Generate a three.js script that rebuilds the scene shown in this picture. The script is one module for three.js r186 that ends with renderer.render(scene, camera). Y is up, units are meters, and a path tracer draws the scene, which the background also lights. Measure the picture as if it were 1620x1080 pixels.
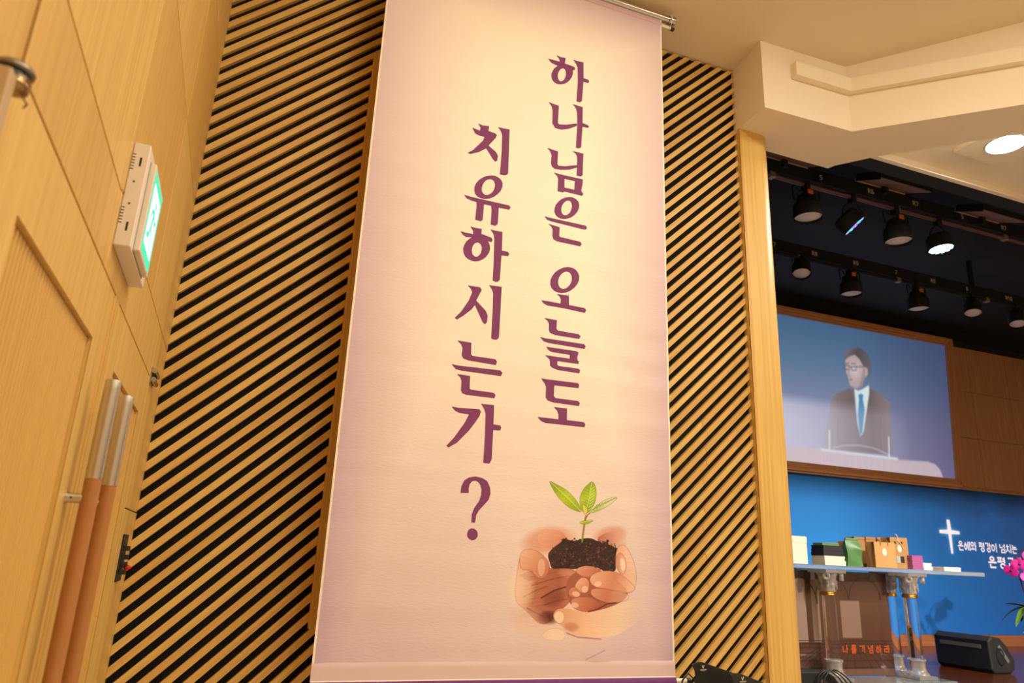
import * as THREE from 'three';
import { RoundedBoxGeometry } from 'three/addons/geometries/RoundedBoxGeometry.js';
import { mergeGeometries } from 'three/addons/utils/BufferGeometryUtils.js';
import { ImprovedNoise } from 'three/addons/math/ImprovedNoise.js';
import { RectAreaLightUniformsLib } from 'three/addons/lights/RectAreaLightUniformsLib.js';

// ------------------------------------------------------------------ camera, sky, light, exposure
const CY = 1.6;                                        // height of the camera above the hall floor
const Y = (r) => r + CY;                               // heights below are written relative to the camera
const rad = (d) => (d * Math.PI) / 180;
const scene = new THREE.Scene();
scene.background = new THREE.Color(0x000000);          // a closed room
const camera = new THREE.PerspectiveCamera(2 * Math.atan(540 / 1146) * 180 / Math.PI, 1620 / 1080, 0.05, 60);
camera.position.set(0, CY, 0);
camera.rotation.order = 'YXZ';
camera.rotation.set(rad(16.8), rad(-20.4), rad(2.535));
camera.focus = 3.1; camera.userData.fStop = 4;         // wide aperture: the door edge and the stage fall a little out of focus
const renderer = new THREE.WebGLRenderer({ antialias: true });
renderer.toneMapping = THREE.LinearToneMapping;
renderer.toneMappingExposure = 1.0;
renderer.shadowMap.enabled = true;
RectAreaLightUniformsLib.init();
const WARM = new THREE.Color().setRGB(1, 0.91, 0.72);  // hall downlights
const HALL = 55;                                       // their luminance
const APRON = 680;                                     // the downlight over the stage edge
const FRONT = 222;                                     // spotlights on the hall ceiling aimed at the stage
const COOL = new THREE.Color().setRGB(1, 0.93, 0.86);

// ------------------------------------------------------------------ helpers
let seed = 7;
const rnd = () => { seed = (seed * 1664525 + 1013904223) >>> 0; return seed / 4294967296; };
const noise = new ImprovedNoise();
const taken = {};
function numbered(parent, name) {
  const t = (taken[parent.uuid] ??= {});
  const n = (t[name] = (t[name] ?? 0) + 1);
  return n === 1 ? name : name + '_' + String(n - 1).padStart(3, '0');
}
function mesh(name, geo, mat, parent = scene) {
  const m = new THREE.Mesh(geo, mat);
  m.name = numbered(parent, name);
  m.castShadow = m.receiveShadow = true;
  parent.add(m);
  return m;
}
function thing(name, label, category, pos = [0, 0, 0], turn = 0, group) {
  const o = new THREE.Group();
  o.name = numbered(scene, name);
  o.position.set(...pos);
  o.rotation.y = turn;
  return tag(o, label, category, group), scene.add(o), o;
}
function tag(o, label, category, group) {
  o.userData = { label, category };
  if (group) o.userData.group = group;
  return o;
}
function dup(root, name, pos, label, group, turn) {
  const r = root.clone();
  r.name = numbered(scene, name);
  r.position.set(...pos);
  if (turn !== undefined) r.rotation.y = turn;
  r.userData = { ...root.userData };
  if (label) r.userData.label = label;
  if (group) r.userData.group = group;
  scene.add(r);
  return r;
}
function struct(name, label) {
  const o = new THREE.Group();
  o.name = numbered(scene, name);
  o.userData = { kind: 'structure' };
  if (label) o.userData.label = label;
  scene.add(o);
  return o;
}
function structMesh(name, geo, mat, label) {
  const m = mesh(name, geo, mat);
  m.userData = { kind: 'structure' };
  if (label) m.userData.label = label;
  return m;
}
// uv in metres: v runs along the grain, u across it
function grain(geo, along = [0, 1, 0], su = 0.62, sv = 2.6, ou = rnd(), ov = rnd()) {
  const g = geo.index ? geo.toNonIndexed() : geo;
  const p = g.attributes.position, n = g.attributes.normal, uv = new Float32Array(p.count * 2);
  const a = new THREE.Vector3(...along).normalize(), N = new THREE.Vector3(), P = new THREE.Vector3(), c = new THREE.Vector3(), d = new THREE.Vector3();
  for (let i = 0; i < p.count; i++) {
    N.fromBufferAttribute(n, i); P.fromBufferAttribute(p, i);
    // dominant axis keeps faces flat in uv
    c.crossVectors(N, a);
    if (c.length() < 0.5) { c.set(a.y, a.z, a.x).cross(a).normalize(); d.crossVectors(a, c).normalize(); } else { c.normalize(); d.copy(a); }
    uv[2 * i] = P.dot(c) / su + ou; uv[2 * i + 1] = P.dot(d) / sv + ov;
  }
  g.setAttribute('uv', new THREE.BufferAttribute(uv, 2));
  return g;
}
function box(x0, x1, y0, y1, z0, z1) {
  const g = new THREE.BoxGeometry(Math.abs(x1 - x0), Math.abs(y1 - y0), Math.abs(z1 - z0));
  g.translate((x0 + x1) / 2, (y0 + y1) / 2, (z0 + z1) / 2);
  return g;
}
function rbox(w, h, d, r = 0.004, s = 2) { return new RoundedBoxGeometry(w, h, d, s, r); }
function rboxAt(x0, x1, y0, y1, z0, z1, r = 0.002, s = 1) {
  const g = new RoundedBoxGeometry(Math.abs(x1 - x0), Math.abs(y1 - y0), Math.abs(z1 - z0), s, r);
  g.translate((x0 + x1) / 2, (y0 + y1) / 2, (z0 + z1) / 2);
  return g;
}
function cyl(r0, r1, h, n = 24) { return new THREE.CylinderGeometry(r0, r1, h, n); }
function rod(a, b, r, n = 12) {
  const A = new THREE.Vector3(...a), B = new THREE.Vector3(...b), d = B.clone().sub(A);
  const g = new THREE.CylinderGeometry(r, r, d.length(), n);
  g.applyQuaternion(new THREE.Quaternion().setFromUnitVectors(new THREE.Vector3(0, 1, 0), d.normalize()));
  g.translate((A.x + B.x) / 2, (A.y + B.y) / 2, (A.z + B.z) / 2);
  return g;
}
function tube(pts, r, seg = 32, rs = 8) {
  return new THREE.TubeGeometry(new THREE.CatmullRomCurve3(pts.map((p) => new THREE.Vector3(...p))), seg, r, rs, false);
}
function lathe(pts, n = 32) { return new THREE.LatheGeometry(pts.map((p) => new THREE.Vector2(...p)), n); }
const join = (list) => mergeGeometries(list.map((g) => {
  const q = g.index ? g.toNonIndexed() : g;
  for (const k of Object.keys(q.attributes)) if (!['position', 'normal', 'uv'].includes(k)) q.deleteAttribute(k);
  return q;
}));
// a plan outline (x, z) raised from y0 to y1
function prism(outline, y0, y1) {
  const s = new THREE.Shape(outline.map(([x, z]) => new THREE.Vector2(x, -z)));
  const g = new THREE.ExtrudeGeometry(s, { depth: y1 - y0, bevelEnabled: false, curveSegments: 16 });
  g.rotateX(-Math.PI / 2); g.translate(0, y0, 0);
  return g;
}
function canvas(w, h, draw) {
  const c = document.createElement('canvas'); c.width = w; c.height = h;
  draw(c.getContext('2d'), w, h);
  const t = new THREE.CanvasTexture(c);
  t.colorSpace = THREE.SRGBColorSpace; t.magFilter = THREE.LinearFilter;
  return t;
}

// ------------------------------------------------------------------ materials
function woodTexture(base, spread, W = 512, H = 1024) {
  const d = new Uint8Array(W * H * 4);
  const fine = [...Array(W)].map(() => rnd() - 0.5);
  for (let y = 0; y < H; y++) for (let x = 0; x < W; x++) {
    const u = x / W, v = y / H, tu = u * Math.PI * 2, tv = v * Math.PI * 2;
    const cx = Math.cos(tu), sx = Math.sin(tu), wv = 0.35 * noise.noise(cx * 2 + 3, sx * 2, Math.cos(tv) * 0.8);
    let n = 0.9 * noise.noise(cx * 6 + wv, sx * 6 + wv, Math.cos(tv) * 0.9 + 5);
    n += 0.7 * noise.noise(cx * 22 + wv * 2, sx * 22, Math.cos(tv) * 1.1 + 9);
    n += 0.6 * noise.noise(cx * 60, sx * 60 + wv, Math.sin(tv) * 2.0);
    n += 0.45 * fine[(x + Math.round(wv * 3) + W) % W];
    n += 0.5 * noise.noise(x * 0.9, y * 0.035, 4.2) * 0.8;
    const k = 1 + spread * n, i = (y * W + x) * 4;
    d[i] = Math.min(255, base[0] * (1 + (k - 1) * 0.75)); d[i + 1] = Math.min(255, base[1] * k); d[i + 2] = Math.min(255, base[2] * (1 + (k - 1) * 1.5)); d[i + 3] = 255;
  }
  const t = new THREE.DataTexture(d, W, H);
  t.wrapS = t.wrapT = THREE.RepeatWrapping; t.colorSpace = THREE.SRGBColorSpace; t.magFilter = THREE.LinearFilter; t.needsUpdate = true;
  return t;
}
function noiseTexture(f, W = 256) {
  const d = new Uint8Array(W * W * 4);
  for (let y = 0; y < W; y++) for (let x = 0; x < W; x++) { const v = Math.max(0, Math.min(255, f(x, y, W))), i = (y * W + x) * 4; d[i] = d[i + 1] = d[i + 2] = v; d[i + 3] = 255; }
  const t = new THREE.DataTexture(d, W, W);
  t.wrapS = t.wrapT = THREE.RepeatWrapping; t.magFilter = THREE.LinearFilter; t.needsUpdate = true;
  return t;
}
const woodMap = woodTexture([214, 175, 98], 0.08);
const woodMap3 = woodTexture([205, 158, 114], 0.11);
const woodMap2 = woodTexture([200, 146, 90], 0.13);
const std = (o) => new THREE.MeshStandardMaterial(o);
const phys = (o) => new THREE.MeshPhysicalMaterial(o);
const M = {
  veneer: std({ map: woodMap, roughness: 0.42 }),
  veneer2: std({ map: woodMap, roughness: 0.42, color: 0xf6efe6 }),
  rib: std({ map: woodMap, roughness: 0.5, color: 0xf4ead8 }),
  slat: [0xffffff, 0xf4ecdf, 0xf8f0ea].map((c) => std({ map: woodMap, roughness: 0.5, color: c })),
  handleWood: std({ map: woodMap2, roughness: 0.36, color: 0xd6c2ae }),
  backWood: std({ map: woodMap3, roughness: 0.5, color: 0xf4ece8 }),
  frameWood: std({ map: woodMap3, roughness: 0.4, color: 0xf6e4d2 }),
  skirting: std({ map: woodMap3, roughness: 0.4, color: 0xb89488 }),
  black: std({ color: 0x060505, roughness: 1 }),
  blackPaint: std({ color: 0x0e0d0e, roughness: 0.85 }),
  blackPlastic: std({ color: 0x161617, roughness: 0.5 }),
  blackMetal: std({ color: 0x060606, roughness: 0.85 }),
  plaster: std({ color: 0xe9dcc6, roughness: 0.92 }),
  plasterCeil: std({ color: 0xe2d3ba, roughness: 0.95, bumpMap: noiseTexture((x, y) => 128 + 60 * noise.noise(x * 0.2, y * 0.2, 1) + 50 * noise.noise(x * 0.7, y * 0.7, 2)), bumpScale: 0.0008 }),
  steel: std({ color: 0xb9b4ac, roughness: 0.26, metalness: 1 }),
  brushed: std({ color: 0xc9c2b6, roughness: 0.34, metalness: 1 }),
  signShell: std({ color: 0xdccfbe, roughness: 0.45 }),
  dark: std({ color: 0x1a1613, roughness: 0.8 }),
  whitePlastic: std({ color: 0xe8e2d4, roughness: 0.4 }),
  floorHall: std({ color: 0xd9cab4, roughness: 0.5 }),
  stageFloor: std({ map: woodMap2, roughness: 0.2, color: 0x6b4a3c }),
  crystal: phys({ color: 0xffffff, transmission: 1, thickness: 0.1, roughness: 0.02, ior: 1.49 }),
  frosted: phys({ color: 0xe6e0d6, transmission: 0.82, thickness: 0.1, roughness: 0.28, ior: 1.47 }),
  glassTop: phys({ color: 0xeef6f6, transmission: 0.85, thickness: 0.03, roughness: 0.03, ior: 1.5 }),
  gold: std({ color: 0xd9a13c, roughness: 0.3, metalness: 1 }),
};
for (const m of [M.plasterCeil]) { m.bumpMap.repeat.set(4, 4); }

// ------------------------------------------------------------------ room shell
const XL = -0.32, ZS = -3.158;                         // faces of the left wall and of the slat wall
const CEIL = (z) => 3.01 + 0.12 * (z + 3.16);          // the hall ceiling rises away from the stage
structMesh('floor', grain(box(-0.6, 12.3, -0.15, 0, -3.0, 6.3), [1, 0, 0], 0.6, 2.4), M.floorHall, 'pale hall floor');
structMesh('wall_rear', box(-0.6, 12.3, 0, 6.2, 6.1, 6.3), std({ color: 0xdcc6a4, roughness: 0.9 }), 'beige wall at the back of the hall');
structMesh('wall_right', box(12.1, 12.3, 0, 6.2, -7.6, 6.1), std({ color: 0xd8bf98, roughness: 0.9 }), 'beige side wall far across the hall');
{ // sloping plaster ceiling
  const z0 = -3.36, z1 = 6.3;
  const g = new THREE.BufferGeometry();
  const q = (x, z, up) => [x, Y(CEIL(z)) + up, z];
  const v = [q(-0.6, z0, 0), q(12.3, z0, 0), q(12.3, z1, 0), q(-0.6, z1, 0), q(-0.6, z0, 0.35), q(12.3, z0, 0.35), q(12.3, z1, 0.35), q(-0.6, z1, 0.35)];
  const F = [[0, 1, 2, 3], [7, 6, 5, 4], [4, 5, 1, 0], [6, 7, 3, 2], [5, 6, 2, 1], [7, 4, 0, 3]];
  const pos = [], uv = [];
  for (const [a, b, c, d] of F) for (const i of [a, b, c, a, c, d]) { pos.push(...v[i]); uv.push(v[i][0], v[i][2]); }
  g.setAttribute('position', new THREE.Float32BufferAttribute(pos, 3));
  g.setAttribute('uv', new THREE.Float32BufferAttribute(uv, 2));
  g.computeVertexNormals();
  structMesh('ceiling', g, M.plasterCeil, 'cream plaster ceiling above the banner');
}

// left wall: a backing with veneered panels, each a piece of its own
const wallLeft = struct('wall_left', 'light wood veneer panelled wall with the double doors');
mesh('wall_core', box(-0.55, XL - 0.022, 0, 6.2, -3.36, 6.3), M.dark, wallLeft);
function leftPanel(z0, z1, y0, y1, mat = M.veneer) {
  const g = 0.0022;
  return mesh('wall_panel', grain(rboxAt(XL - 0.021, XL, Y(y0) + g, Y(y1) - g, z0 + g, z1 - g, 0.0015), [0, 1, 0]), mat, wallLeft);
}
const DOORTOP = 0.566;
leftPanel(ZS - 0.03, -2.785, -1.6, 0.114); leftPanel(ZS - 0.03, -2.785, 0.114, 0.757);
leftPanel(-2.785, -1.68, DOORTOP, 0.757); leftPanel(-1.68, -0.958, DOORTOP, 0.75, M.veneer2);
leftPanel(ZS - 0.03, -2.45, 0.757, 1.416); leftPanel(-2.45, -1.68, 0.757, 1.408, M.veneer2); leftPanel(-1.68, -0.958, 0.75, 1.395);
leftPanel(ZS - 0.03, -2.45, 1.416, 2.055, M.veneer2); leftPanel(-2.45, -1.68, 1.408, 2.055); leftPanel(-1.68, -0.958, 1.395, 2.055);
leftPanel(ZS - 0.03, -1.68, 2.055, 3.1); leftPanel(-1.68, -0.958, 2.055, 3.3, M.veneer2);
for (let z = -0.948, i = 0; z < 6; z += 1.2, i++) { leftPanel(z, Math.min(6.1, z + 1.2), -1.6, 0.68, i % 2 ? M.veneer : M.veneer2); leftPanel(z, Math.min(6.1, z + 1.2), 0.68, 2.055); leftPanel(z, Math.min(6.1, z + 1.2), 2.055, 4.2); }

// double doors
function doorLeaf(name, label, z0, z1, rz0, rz1, rtop) {
  const d = struct(name, label);
  const sh = new THREE.Shape([[z0, 0.008], [z1, 0.008], [z1, Y(DOORTOP) - 0.004], [z0, Y(DOORTOP) - 0.004]].map((p) => new THREE.Vector2(-p[0], p[1])));
  const top = Y(rtop), bot = 0.22;
  sh.holes.push(new THREE.Path([[rz0, bot], [rz1, bot], [rz1, top], [rz0, top]].map((p) => new THREE.Vector2(-p[0], p[1]))));
  let g = new THREE.ExtrudeGeometry(sh, { depth: 0.02, bevelEnabled: true, bevelSize: 0.0015, bevelThickness: 0.0015, bevelSegments: 1 });
  g.rotateY(Math.PI / 2); g.translate(XL - 0.0215, 0, 0);
  mesh('leaf', grain(g, [0, 1, 0]), M.veneer, d);
  const parts = [box(XL - 0.021, XL - 0.0135, bot, top, rz0, rz1)];
  const pitch = 0.0185;
  for (let z = rz0 + 0.004; z + 0.015 < rz1; z += pitch) parts.push(rboxAt(XL - 0.014, XL - 0.0085, bot + 0.002, top - 0.002, z, z + 0.0115, 0.0026, 1));
  mesh('ribbed_panel', grain(join(parts), [0, 1, 0]), M.rib, d);
  return d;
}
const doorA = doorLeaf('door_1', 'near leaf of the wooden double doors with a tall recessed ribbed panel', -1.874, -0.948, -1.709, -1.074, 0.418);
const doorB = doorLeaf('door_2', 'far leaf of the wooden double doors next to the slat wall', -2.78, -1.879, -2.653, -2.044, 0.42);
for (const z of [-1.858, -1.892]) mesh('meeting_strip', grain(rboxAt(XL - 0.002, XL + 0.005, 0.01, Y(DOORTOP) - 0.006, z - 0.011, z + 0.011, 0.002), [0, 1, 0]), M.veneer2, z > -1.87 ? doorA : doorB);
function pullHandle(door, x, z) {
  const bar = mesh('handle_bar', grain(cyl(0.0165, 0.0165, 1.28, 28).translate(x, Y(0.128) - 0.64, z), [0, 1, 0], 0.3, 1.2), M.handleWood, door);
  mesh('handle_cap', lathe([[0, 0.2175], [0.0145, 0.2175], [0.0163, 0.2155], [0.0163, 0.2], [0.0168, 0.199], [0.0168, 0.001], [0.016, 0], [0, 0]], 32).translate(x, Y(0.128), z), M.brushed, bar);
  for (const y of [0.087, -0.9]) {
    mesh('handle_bracket', join([rod([XL, Y(y), z], [x, Y(y), z], 0.0105, 20), rod([XL, Y(y), z], [XL + 0.004, Y(y), z], 0.0125, 20)]), M.brushed, bar);
    mesh('screw', cyl(0.0022, 0.0022, 0.002, 10).rotateX(Math.PI / 2).translate(XL + 0.012, Y(y), z + 0.0107), M.dark, bar);
  }
}
pullHandle(doorA, -0.275, -1.785);
pullHandle(doorB, -0.268, -1.967);
{ // pivot hinge at the far top corner of the second leaf
  const h = mesh('hinge', rboxAt(0, 0.004, -0.028, 0.028, -0.05, 0.05, 0.001), M.steel, doorB);
  h.position.set(XL, Y(0.575), -2.84); h.userData.label = 'small steel pivot hinge';
  mesh('upper_knuckle', rod([0.012, 0.014, -0.055], [0.012, 0.014, 0.055], 0.009, 16), M.steel, h);
  mesh('lower_knuckle', rod([0.012, -0.016, -0.05], [0.012, -0.016, 0.05], 0.009, 16), M.steel, h);
  mesh('pin', rod([0.012, -0.018, 0], [0.012, 0.018, 0], 0.005, 10), M.dark, h);
}
{ // switch plate
  const t = thing('switch_plate', 'narrow black wall plate with four keys and a red button beside the slats', 'switch', [XL, Y(-0.048), -2.943]);
  mesh('plate', rboxAt(0, 0.006, -0.078, 0.078, -0.062, 0.062, 0.002), M.blackPlastic, t);
  const grey = std({ color: 0x4a4642, roughness: 0.5 });
  [0.032, 0.003, -0.021, -0.046].forEach((y) => mesh('key', rboxAt(0.005, 0.026, y - 0.008, y + 0.008, 0.012, 0.05, 0.002), M.blackPlastic, t));
  [0.032, 0.003, -0.021, -0.046].forEach((y) => mesh('key_label', rboxAt(0.005, 0.0072, y - 0.006, y + 0.006, -0.03, 0.008, 0.0004), grey, t));
  mesh('red_button', new THREE.SphereGeometry(0.0085, 16, 12).scale(1.5, 1, 1).translate(0.022, -0.033, -0.03), std({ color: 0xd1121a, roughness: 0.4 }), t);
  mesh('display', rboxAt(0.005, 0.007, 0.05, 0.06, -0.03, 0.03, 0.0004), grey, t);
}
{ // round pivot at the upper left, its pale post leaving the picture
  const t = thing('door_closer', 'steel and black round pivot on a pale post above the near door', 'door closer', [-0.296, Y(0.499), -0.862]);
  t.scale.set(1, 0.72, 1);
  mesh('spindle', lathe([[0, -0.026], [0.011, -0.026], [0.019, -0.021], [0.02, -0.005], [0.0, -0.005]], 32), std({ color: 0x9a7c55, roughness: 0.3, metalness: 1 }), t);
  mesh('ring', cyl(0.0175, 0.0175, 0.012, 32).translate(0, 0.0, 0), std({ color: 0x0a2422, roughness: 0.25 }), t);
  mesh('cap', lathe([[0, 0.005], [0.021, 0.005], [0.022, 0.012], [0.019, 0.018], [0, 0.02]], 32), std({ color: 0x8e8678, roughness: 0.35, metalness: 1 }), t);
  mesh('wall_stud', rod([-0.024, 0.012, 0], [0, 0.012, 0], 0.008, 14), M.steel, t);
  mesh('post', grain(rboxAt(-0.012, 0.01, -0.5, -0.01, 0.012, 0.034, 0.003), [0, 1, 0]), std({ color: 0xb69a72, roughness: 0.5 }), t);
  mesh('wire', tube([[0.006, -0.014, -0.018], [0.008, -0.014, -0.03], [0.008, -0.013, -0.04], [0.004, -0.017, -0.044]], 0.0011, 20, 6), M.dark, t);
}
{ // emergency exit light
  const t = thing('exit_sign', 'beige wall box with a glowing green and white escape sign above the doors', 'exit sign', [XL, Y(0.761), -1.8475]);
  mesh('housing', rboxAt(0, 0.036, -0.129, 0.129, -0.1455, 0.1455, 0.003, 2), M.signShell, t);
  const bz = mesh('bezel', rboxAt(0.034, 0.05, -0.121, 0.101, -0.078, 0.11, 0.003, 2), M.signShell, t);
  mesh('groove', rboxAt(0.0335, 0.0375, -0.124, 0.104, -0.081, 0.113, 0.001), std({ color: 0x8f8272, roughness: 0.6 }), t);
  const face = canvas(512, 600, (c, w, h) => {
    c.fillStyle = '#12b98b'; c.fillRect(0, 0, w, h);
    c.fillStyle = '#f2fffb'; c.fillRect(w * 0.1, h * 0.12, w * 0.8, h * 0.76);
    c.fillStyle = '#12b98b'; c.strokeStyle = '#12b98b'; c.lineCap = 'round'; c.lineJoin = 'round';
    c.beginPath(); c.arc(w * 0.56, h * 0.27, 34, 0, 7); c.fill();
    c.lineWidth = 58; c.beginPath(); c.moveTo(w * 0.52, h * 0.38); c.lineTo(w * 0.46, h * 0.56); c.stroke();
    c.lineWidth = 34; c.beginPath(); c.moveTo(w * 0.54, h * 0.38); c.lineTo(w * 0.7, h * 0.46); c.lineTo(w * 0.8, h * 0.4); c.stroke();
    c.beginPath(); c.moveTo(w * 0.5, h * 0.37); c.lineTo(w * 0.34, h * 0.4); c.lineTo(w * 0.28, h * 0.52); c.stroke();
    c.lineWidth = 40; c.beginPath(); c.moveTo(w * 0.46, h * 0.56); c.lineTo(w * 0.6, h * 0.64); c.lineTo(w * 0.62, h * 0.8); c.stroke();
    c.beginPath(); c.moveTo(w * 0.45, h * 0.56); c.lineTo(w * 0.38, h * 0.7); c.lineTo(w * 0.22, h * 0.74); c.stroke();
  });
  const fg = box(0.0496, 0.0504, -0.11, 0.09, -0.069, 0.101);
  const fm = std({ color: 0x111111, roughness: 0.3, emissive: 0xffffff, emissiveMap: face, emissiveIntensity: 1.9 });
  // face print laid on the +x side
  { const p = fg.attributes.position, uv = fg.attributes.uv; for (let i = 0; i < p.count; i++) uv.setXY(i, (0.101 - p.getZ(i)) / 0.17, (p.getY(i) + 0.11) / 0.2); }
  mesh('lit_face', fg, fm, t);
  const slotG = box(0.0015, 0.0085, 0, 0.0022, 0.144, 0.1458);
  for (const y0 of [0.06, -0.075]) for (let k = 0; k < 6; k++) mesh('vent_slot', slotG, M.dark, t).position.y = y0 + k * 0.0075;
  mesh('switch_slot', rboxAt(0.018, 0.0225, 0.07, 0.093, 0.144, 0.1462, 0.0008), M.dark, t);
  mesh('switch_slot', rboxAt(0.018, 0.0225, -0.092, -0.07, 0.144, 0.1462, 0.0008), M.dark, t);
  for (const [x, y] of [[0.0155, 0.03], [0.0155, -0.025]]) mesh('screw_hole', cyl(0.0022, 0.0022, 0.002, 10).rotateX(Math.PI / 2).translate(x, y, 0.1455), M.dark, t);
  const l = new THREE.RectAreaLight(new THREE.Color(0.25, 1, 0.75), 0.6, 0.16, 0.19);
  l.position.set(XL + 0.0525, Y(0.751), -1.83); l.lookAt(XL + 1, Y(0.751), -1.83); scene.add(l);
}

// slat wall: black backing and diagonal battens, each a piece of its own
const TAN = 0.942, PITCH = 0.0737, SX0 = XL, SX1 = 2.58, PHASE = 0.0035;
const wallFront = struct('wall_front', 'acoustic wall of diagonal wooden slats over black felt');
mesh('felt_backing', box(-0.55, 2.64, 0, Y(3.1), -3.36, -3.183), M.black, wallFront);
{
  const clip = (poly, f) => { // keep f >= 0
    const out = [];
    for (let i = 0; i < poly.length; i++) {
      const a = poly[i], b = poly[(i + 1) % poly.length], fa = f(a), fb = f(b);
      if (fa >= 0) out.push(a);
      if ((fa >= 0) !== (fb >= 0)) { const t = fa / (fa - fb); out.push([a[0] + (b[0] - a[0]) * t, a[1] + (b[1] - a[1]) * t]); }
    }
    return out;
  };
  const ang = Math.atan(TAN), y0 = -1.59, y1 = CEIL(ZS) - 0.012, half = 0.0372 / 2;
  // PHASE is fixed by a slat top edge measured beside the pilaster
  const ref = 0.562 + 0.002 - TAN * 2.58;                // lower edge of a slat where it meets the pilaster
  for (let k = -80; k < 80; k++) {
    const c = ref + PITCH * k + PHASE;
    let p = [[SX0, TAN * SX0 + c], [SX1, TAN * SX1 + c], [SX1, TAN * SX1 + c + 2 * half], [SX0, TAN * SX0 + c + 2 * half]];
    p = clip(p, (q) => q[1] - y0); if (p.length < 3) continue;
    p = clip(p, (q) => y1 - q[1]); if (p.length < 3) continue;
    // some battens right of the banner are jointed end to end
    const ym = TAN * 2.27 + c, cut = 2.27 + 0.07 * (rnd() - 0.5);
    const pieces = ym > -0.25 && ym < 0.75 && rnd() > 0.2 ? [clip(p, (q) => cut - 0.0006 - q[0] - (q[1] - ym) / 3), clip(p, (q) => q[0] + (q[1] - ym) / 3 - cut - 0.0006)] : [p];
    for (const piece of pieces) {
    const s = new THREE.Shape(piece.map((q) => new THREE.Vector2(q[0], Y(q[1]))));
    const g = new THREE.ExtrudeGeometry(s, { depth: 0.021, bevelEnabled: true, bevelSize: 0.0012, bevelOffset: -0.0012, bevelThickness: 0.0012, bevelSegments: 1, steps: 1 });
    g.translate(0, 0, ZS - 0.0222);
    mesh('slat', grain(g, [Math.cos(ang), Math.sin(ang), 0], 0.5, 2.2), M.slat[Math.floor(rnd() * 3)], wallFront);
    }
  }
}

// pilaster with a rounded corner
{
  const r = 0.1, x1 = 2.83, zf = -3.135, pts = [[2.58, -3.5], [2.58, zf + 0.0]];
  for (let i = 0; i <= 12; i++) { const a = Math.PI / 2 - (i / 12) * Math.PI / 2; pts.push([x1 - r + r * Math.cos(a), zf - r + r * Math.sin(a)]); }
  pts.push([x1, -3.5]);
  let g = prism(pts.slice().reverse(), 0, Y(2.58));
  g = grain(g, [0, 1, 0]);
  { // smooth the round corner
    const p = g.attributes.position, n = g.attributes.normal;
    for (let i = 0; i < p.count; i++) { const dx = p.getX(i) - (x1 - r), dz = p.getZ(i) - (zf - r); if (dx > -1e-4 && dz > -1e-4 && Math.abs(n.getY(i)) < 0.5) { const l = Math.hypot(dx, dz) || 1; n.setXYZ(i, dx / l, 0, dz / l); } }
  }
  const t = struct('trim_1', 'light wood pilaster with a rounded edge between slat wall and stage');
  mesh('pilaster_face', g, M.veneer, t);
  mesh('edge_strip', grain(rboxAt(2.58, 2.599, 0, Y(2.578), zf - 0.004, zf + 0.003, 0.001), [0, 1, 0]), M.veneer2, t);
}

// plaster bulkhead over the stage front
{
  const out = [[2.58, -3.27], [2.58, -2.9], [3.214, -2.88], [3.862, -2.283], [5.2, -1.04], [12.1, -1.04], [12.1, -1.37], [5.33, -1.37], [4.01, -2.593], [3.575, -3.02], [3.412, -3.226], [3.4, -3.27]];
  structMesh('trim_2', prism(out, Y(2.58), Y(3.5)), M.plaster, 'cream plaster bulkhead stepping round the stage corner');
  // projecting cove lip along the bulkhead
  const d = [0.641 / 0.874, 0.594 / 0.874], nrm = [-d[1], d[0]];
  const lip = [[2.79, -2.905], [2.79, -2.848], [3.2, -2.838], [3.838, -2.247], [5.18, -1.0], [12.1, -1.0], [12.1, -1.05], [5.21, -1.05], [3.87, -2.3], [3.22, -2.9]];
  structMesh('trim_3', prism(lip, Y(2.835), Y(2.93)), M.plaster, 'projecting cream cove lip along the bulkhead');
  structMesh('trim_4', prism([[3.36, -3.245], [3.575, -3.03], [4.01, -2.603], [5.33, -1.38], [12.1, -1.38], [12.1, -3.245]], Y(2.785), Y(2.9)), M.plaster, 'plaster soffit above the stage edge with the downlight');
  structMesh('trim_5', rboxAt(3.3, 12.1, Y(2.735), Y(2.786), -3.245, -3.205, 0.004, 2), M.plaster, 'narrow plaster lip at the stage opening');
  structMesh('wall_stage_header', box(2.64, 12.1, Y(2.735), Y(3.75), -3.36, -3.25), M.blackPaint, 'black face above the stage opening');
}
// stage shell
structMesh('stage_floor', grain(box(2.6, 12.1, 0.0, 0.8, -7.4, -3.0), [1, 0, 0], 0.6, 2.4), M.stageFloor, 'glossy dark wooden stage floor');
structMesh('ceiling_stage', box(2.6, 12.3, Y(3.45), Y(3.6), -7.6, -3.3), M.blackPaint, 'black ceiling over the stage');
structMesh('wall_stage_left', box(2.55, 2.75, 0.8, Y(3.45), -7.4, -3.5), M.black, 'black side wall of the stage');
const wallBack = struct('wall_back', 'brown wood panelled wall behind the stage');
mesh('wall_core', box(2.6, 12.1, 0.8, Y(3.6), -7.42, -7.222), M.dark, wallBack);
{
  const xs = [2.75, 3.47, 4.26, 5.05, 5.84, 6.63, 7.42, 8.21, 9.01, 9.802, 10.591, 11.38, 12.1], ys = [-0.8, 1.222, 1.925, 2.6, 3.27];
  for (let i = 0; i < xs.length - 1; i++) for (let j = 0; j < ys.length - 1; j++) mesh('wall_panel', grain(rboxAt(xs[i] + 0.003, xs[i + 1] - 0.003, Y(ys[j]) + 0.003, Y(ys[j + 1]) - 0.003, -7.22, -7.2, 0.002), [0, 1, 0]), M.backWood, wallBack);
  mesh('panel_edge', grain(rboxAt(2.75, 12.1, Y(1.2), Y(1.222), -7.21, -7.185, 0.003), [1, 0, 0]), M.frameWood, wallBack);
}
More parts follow.
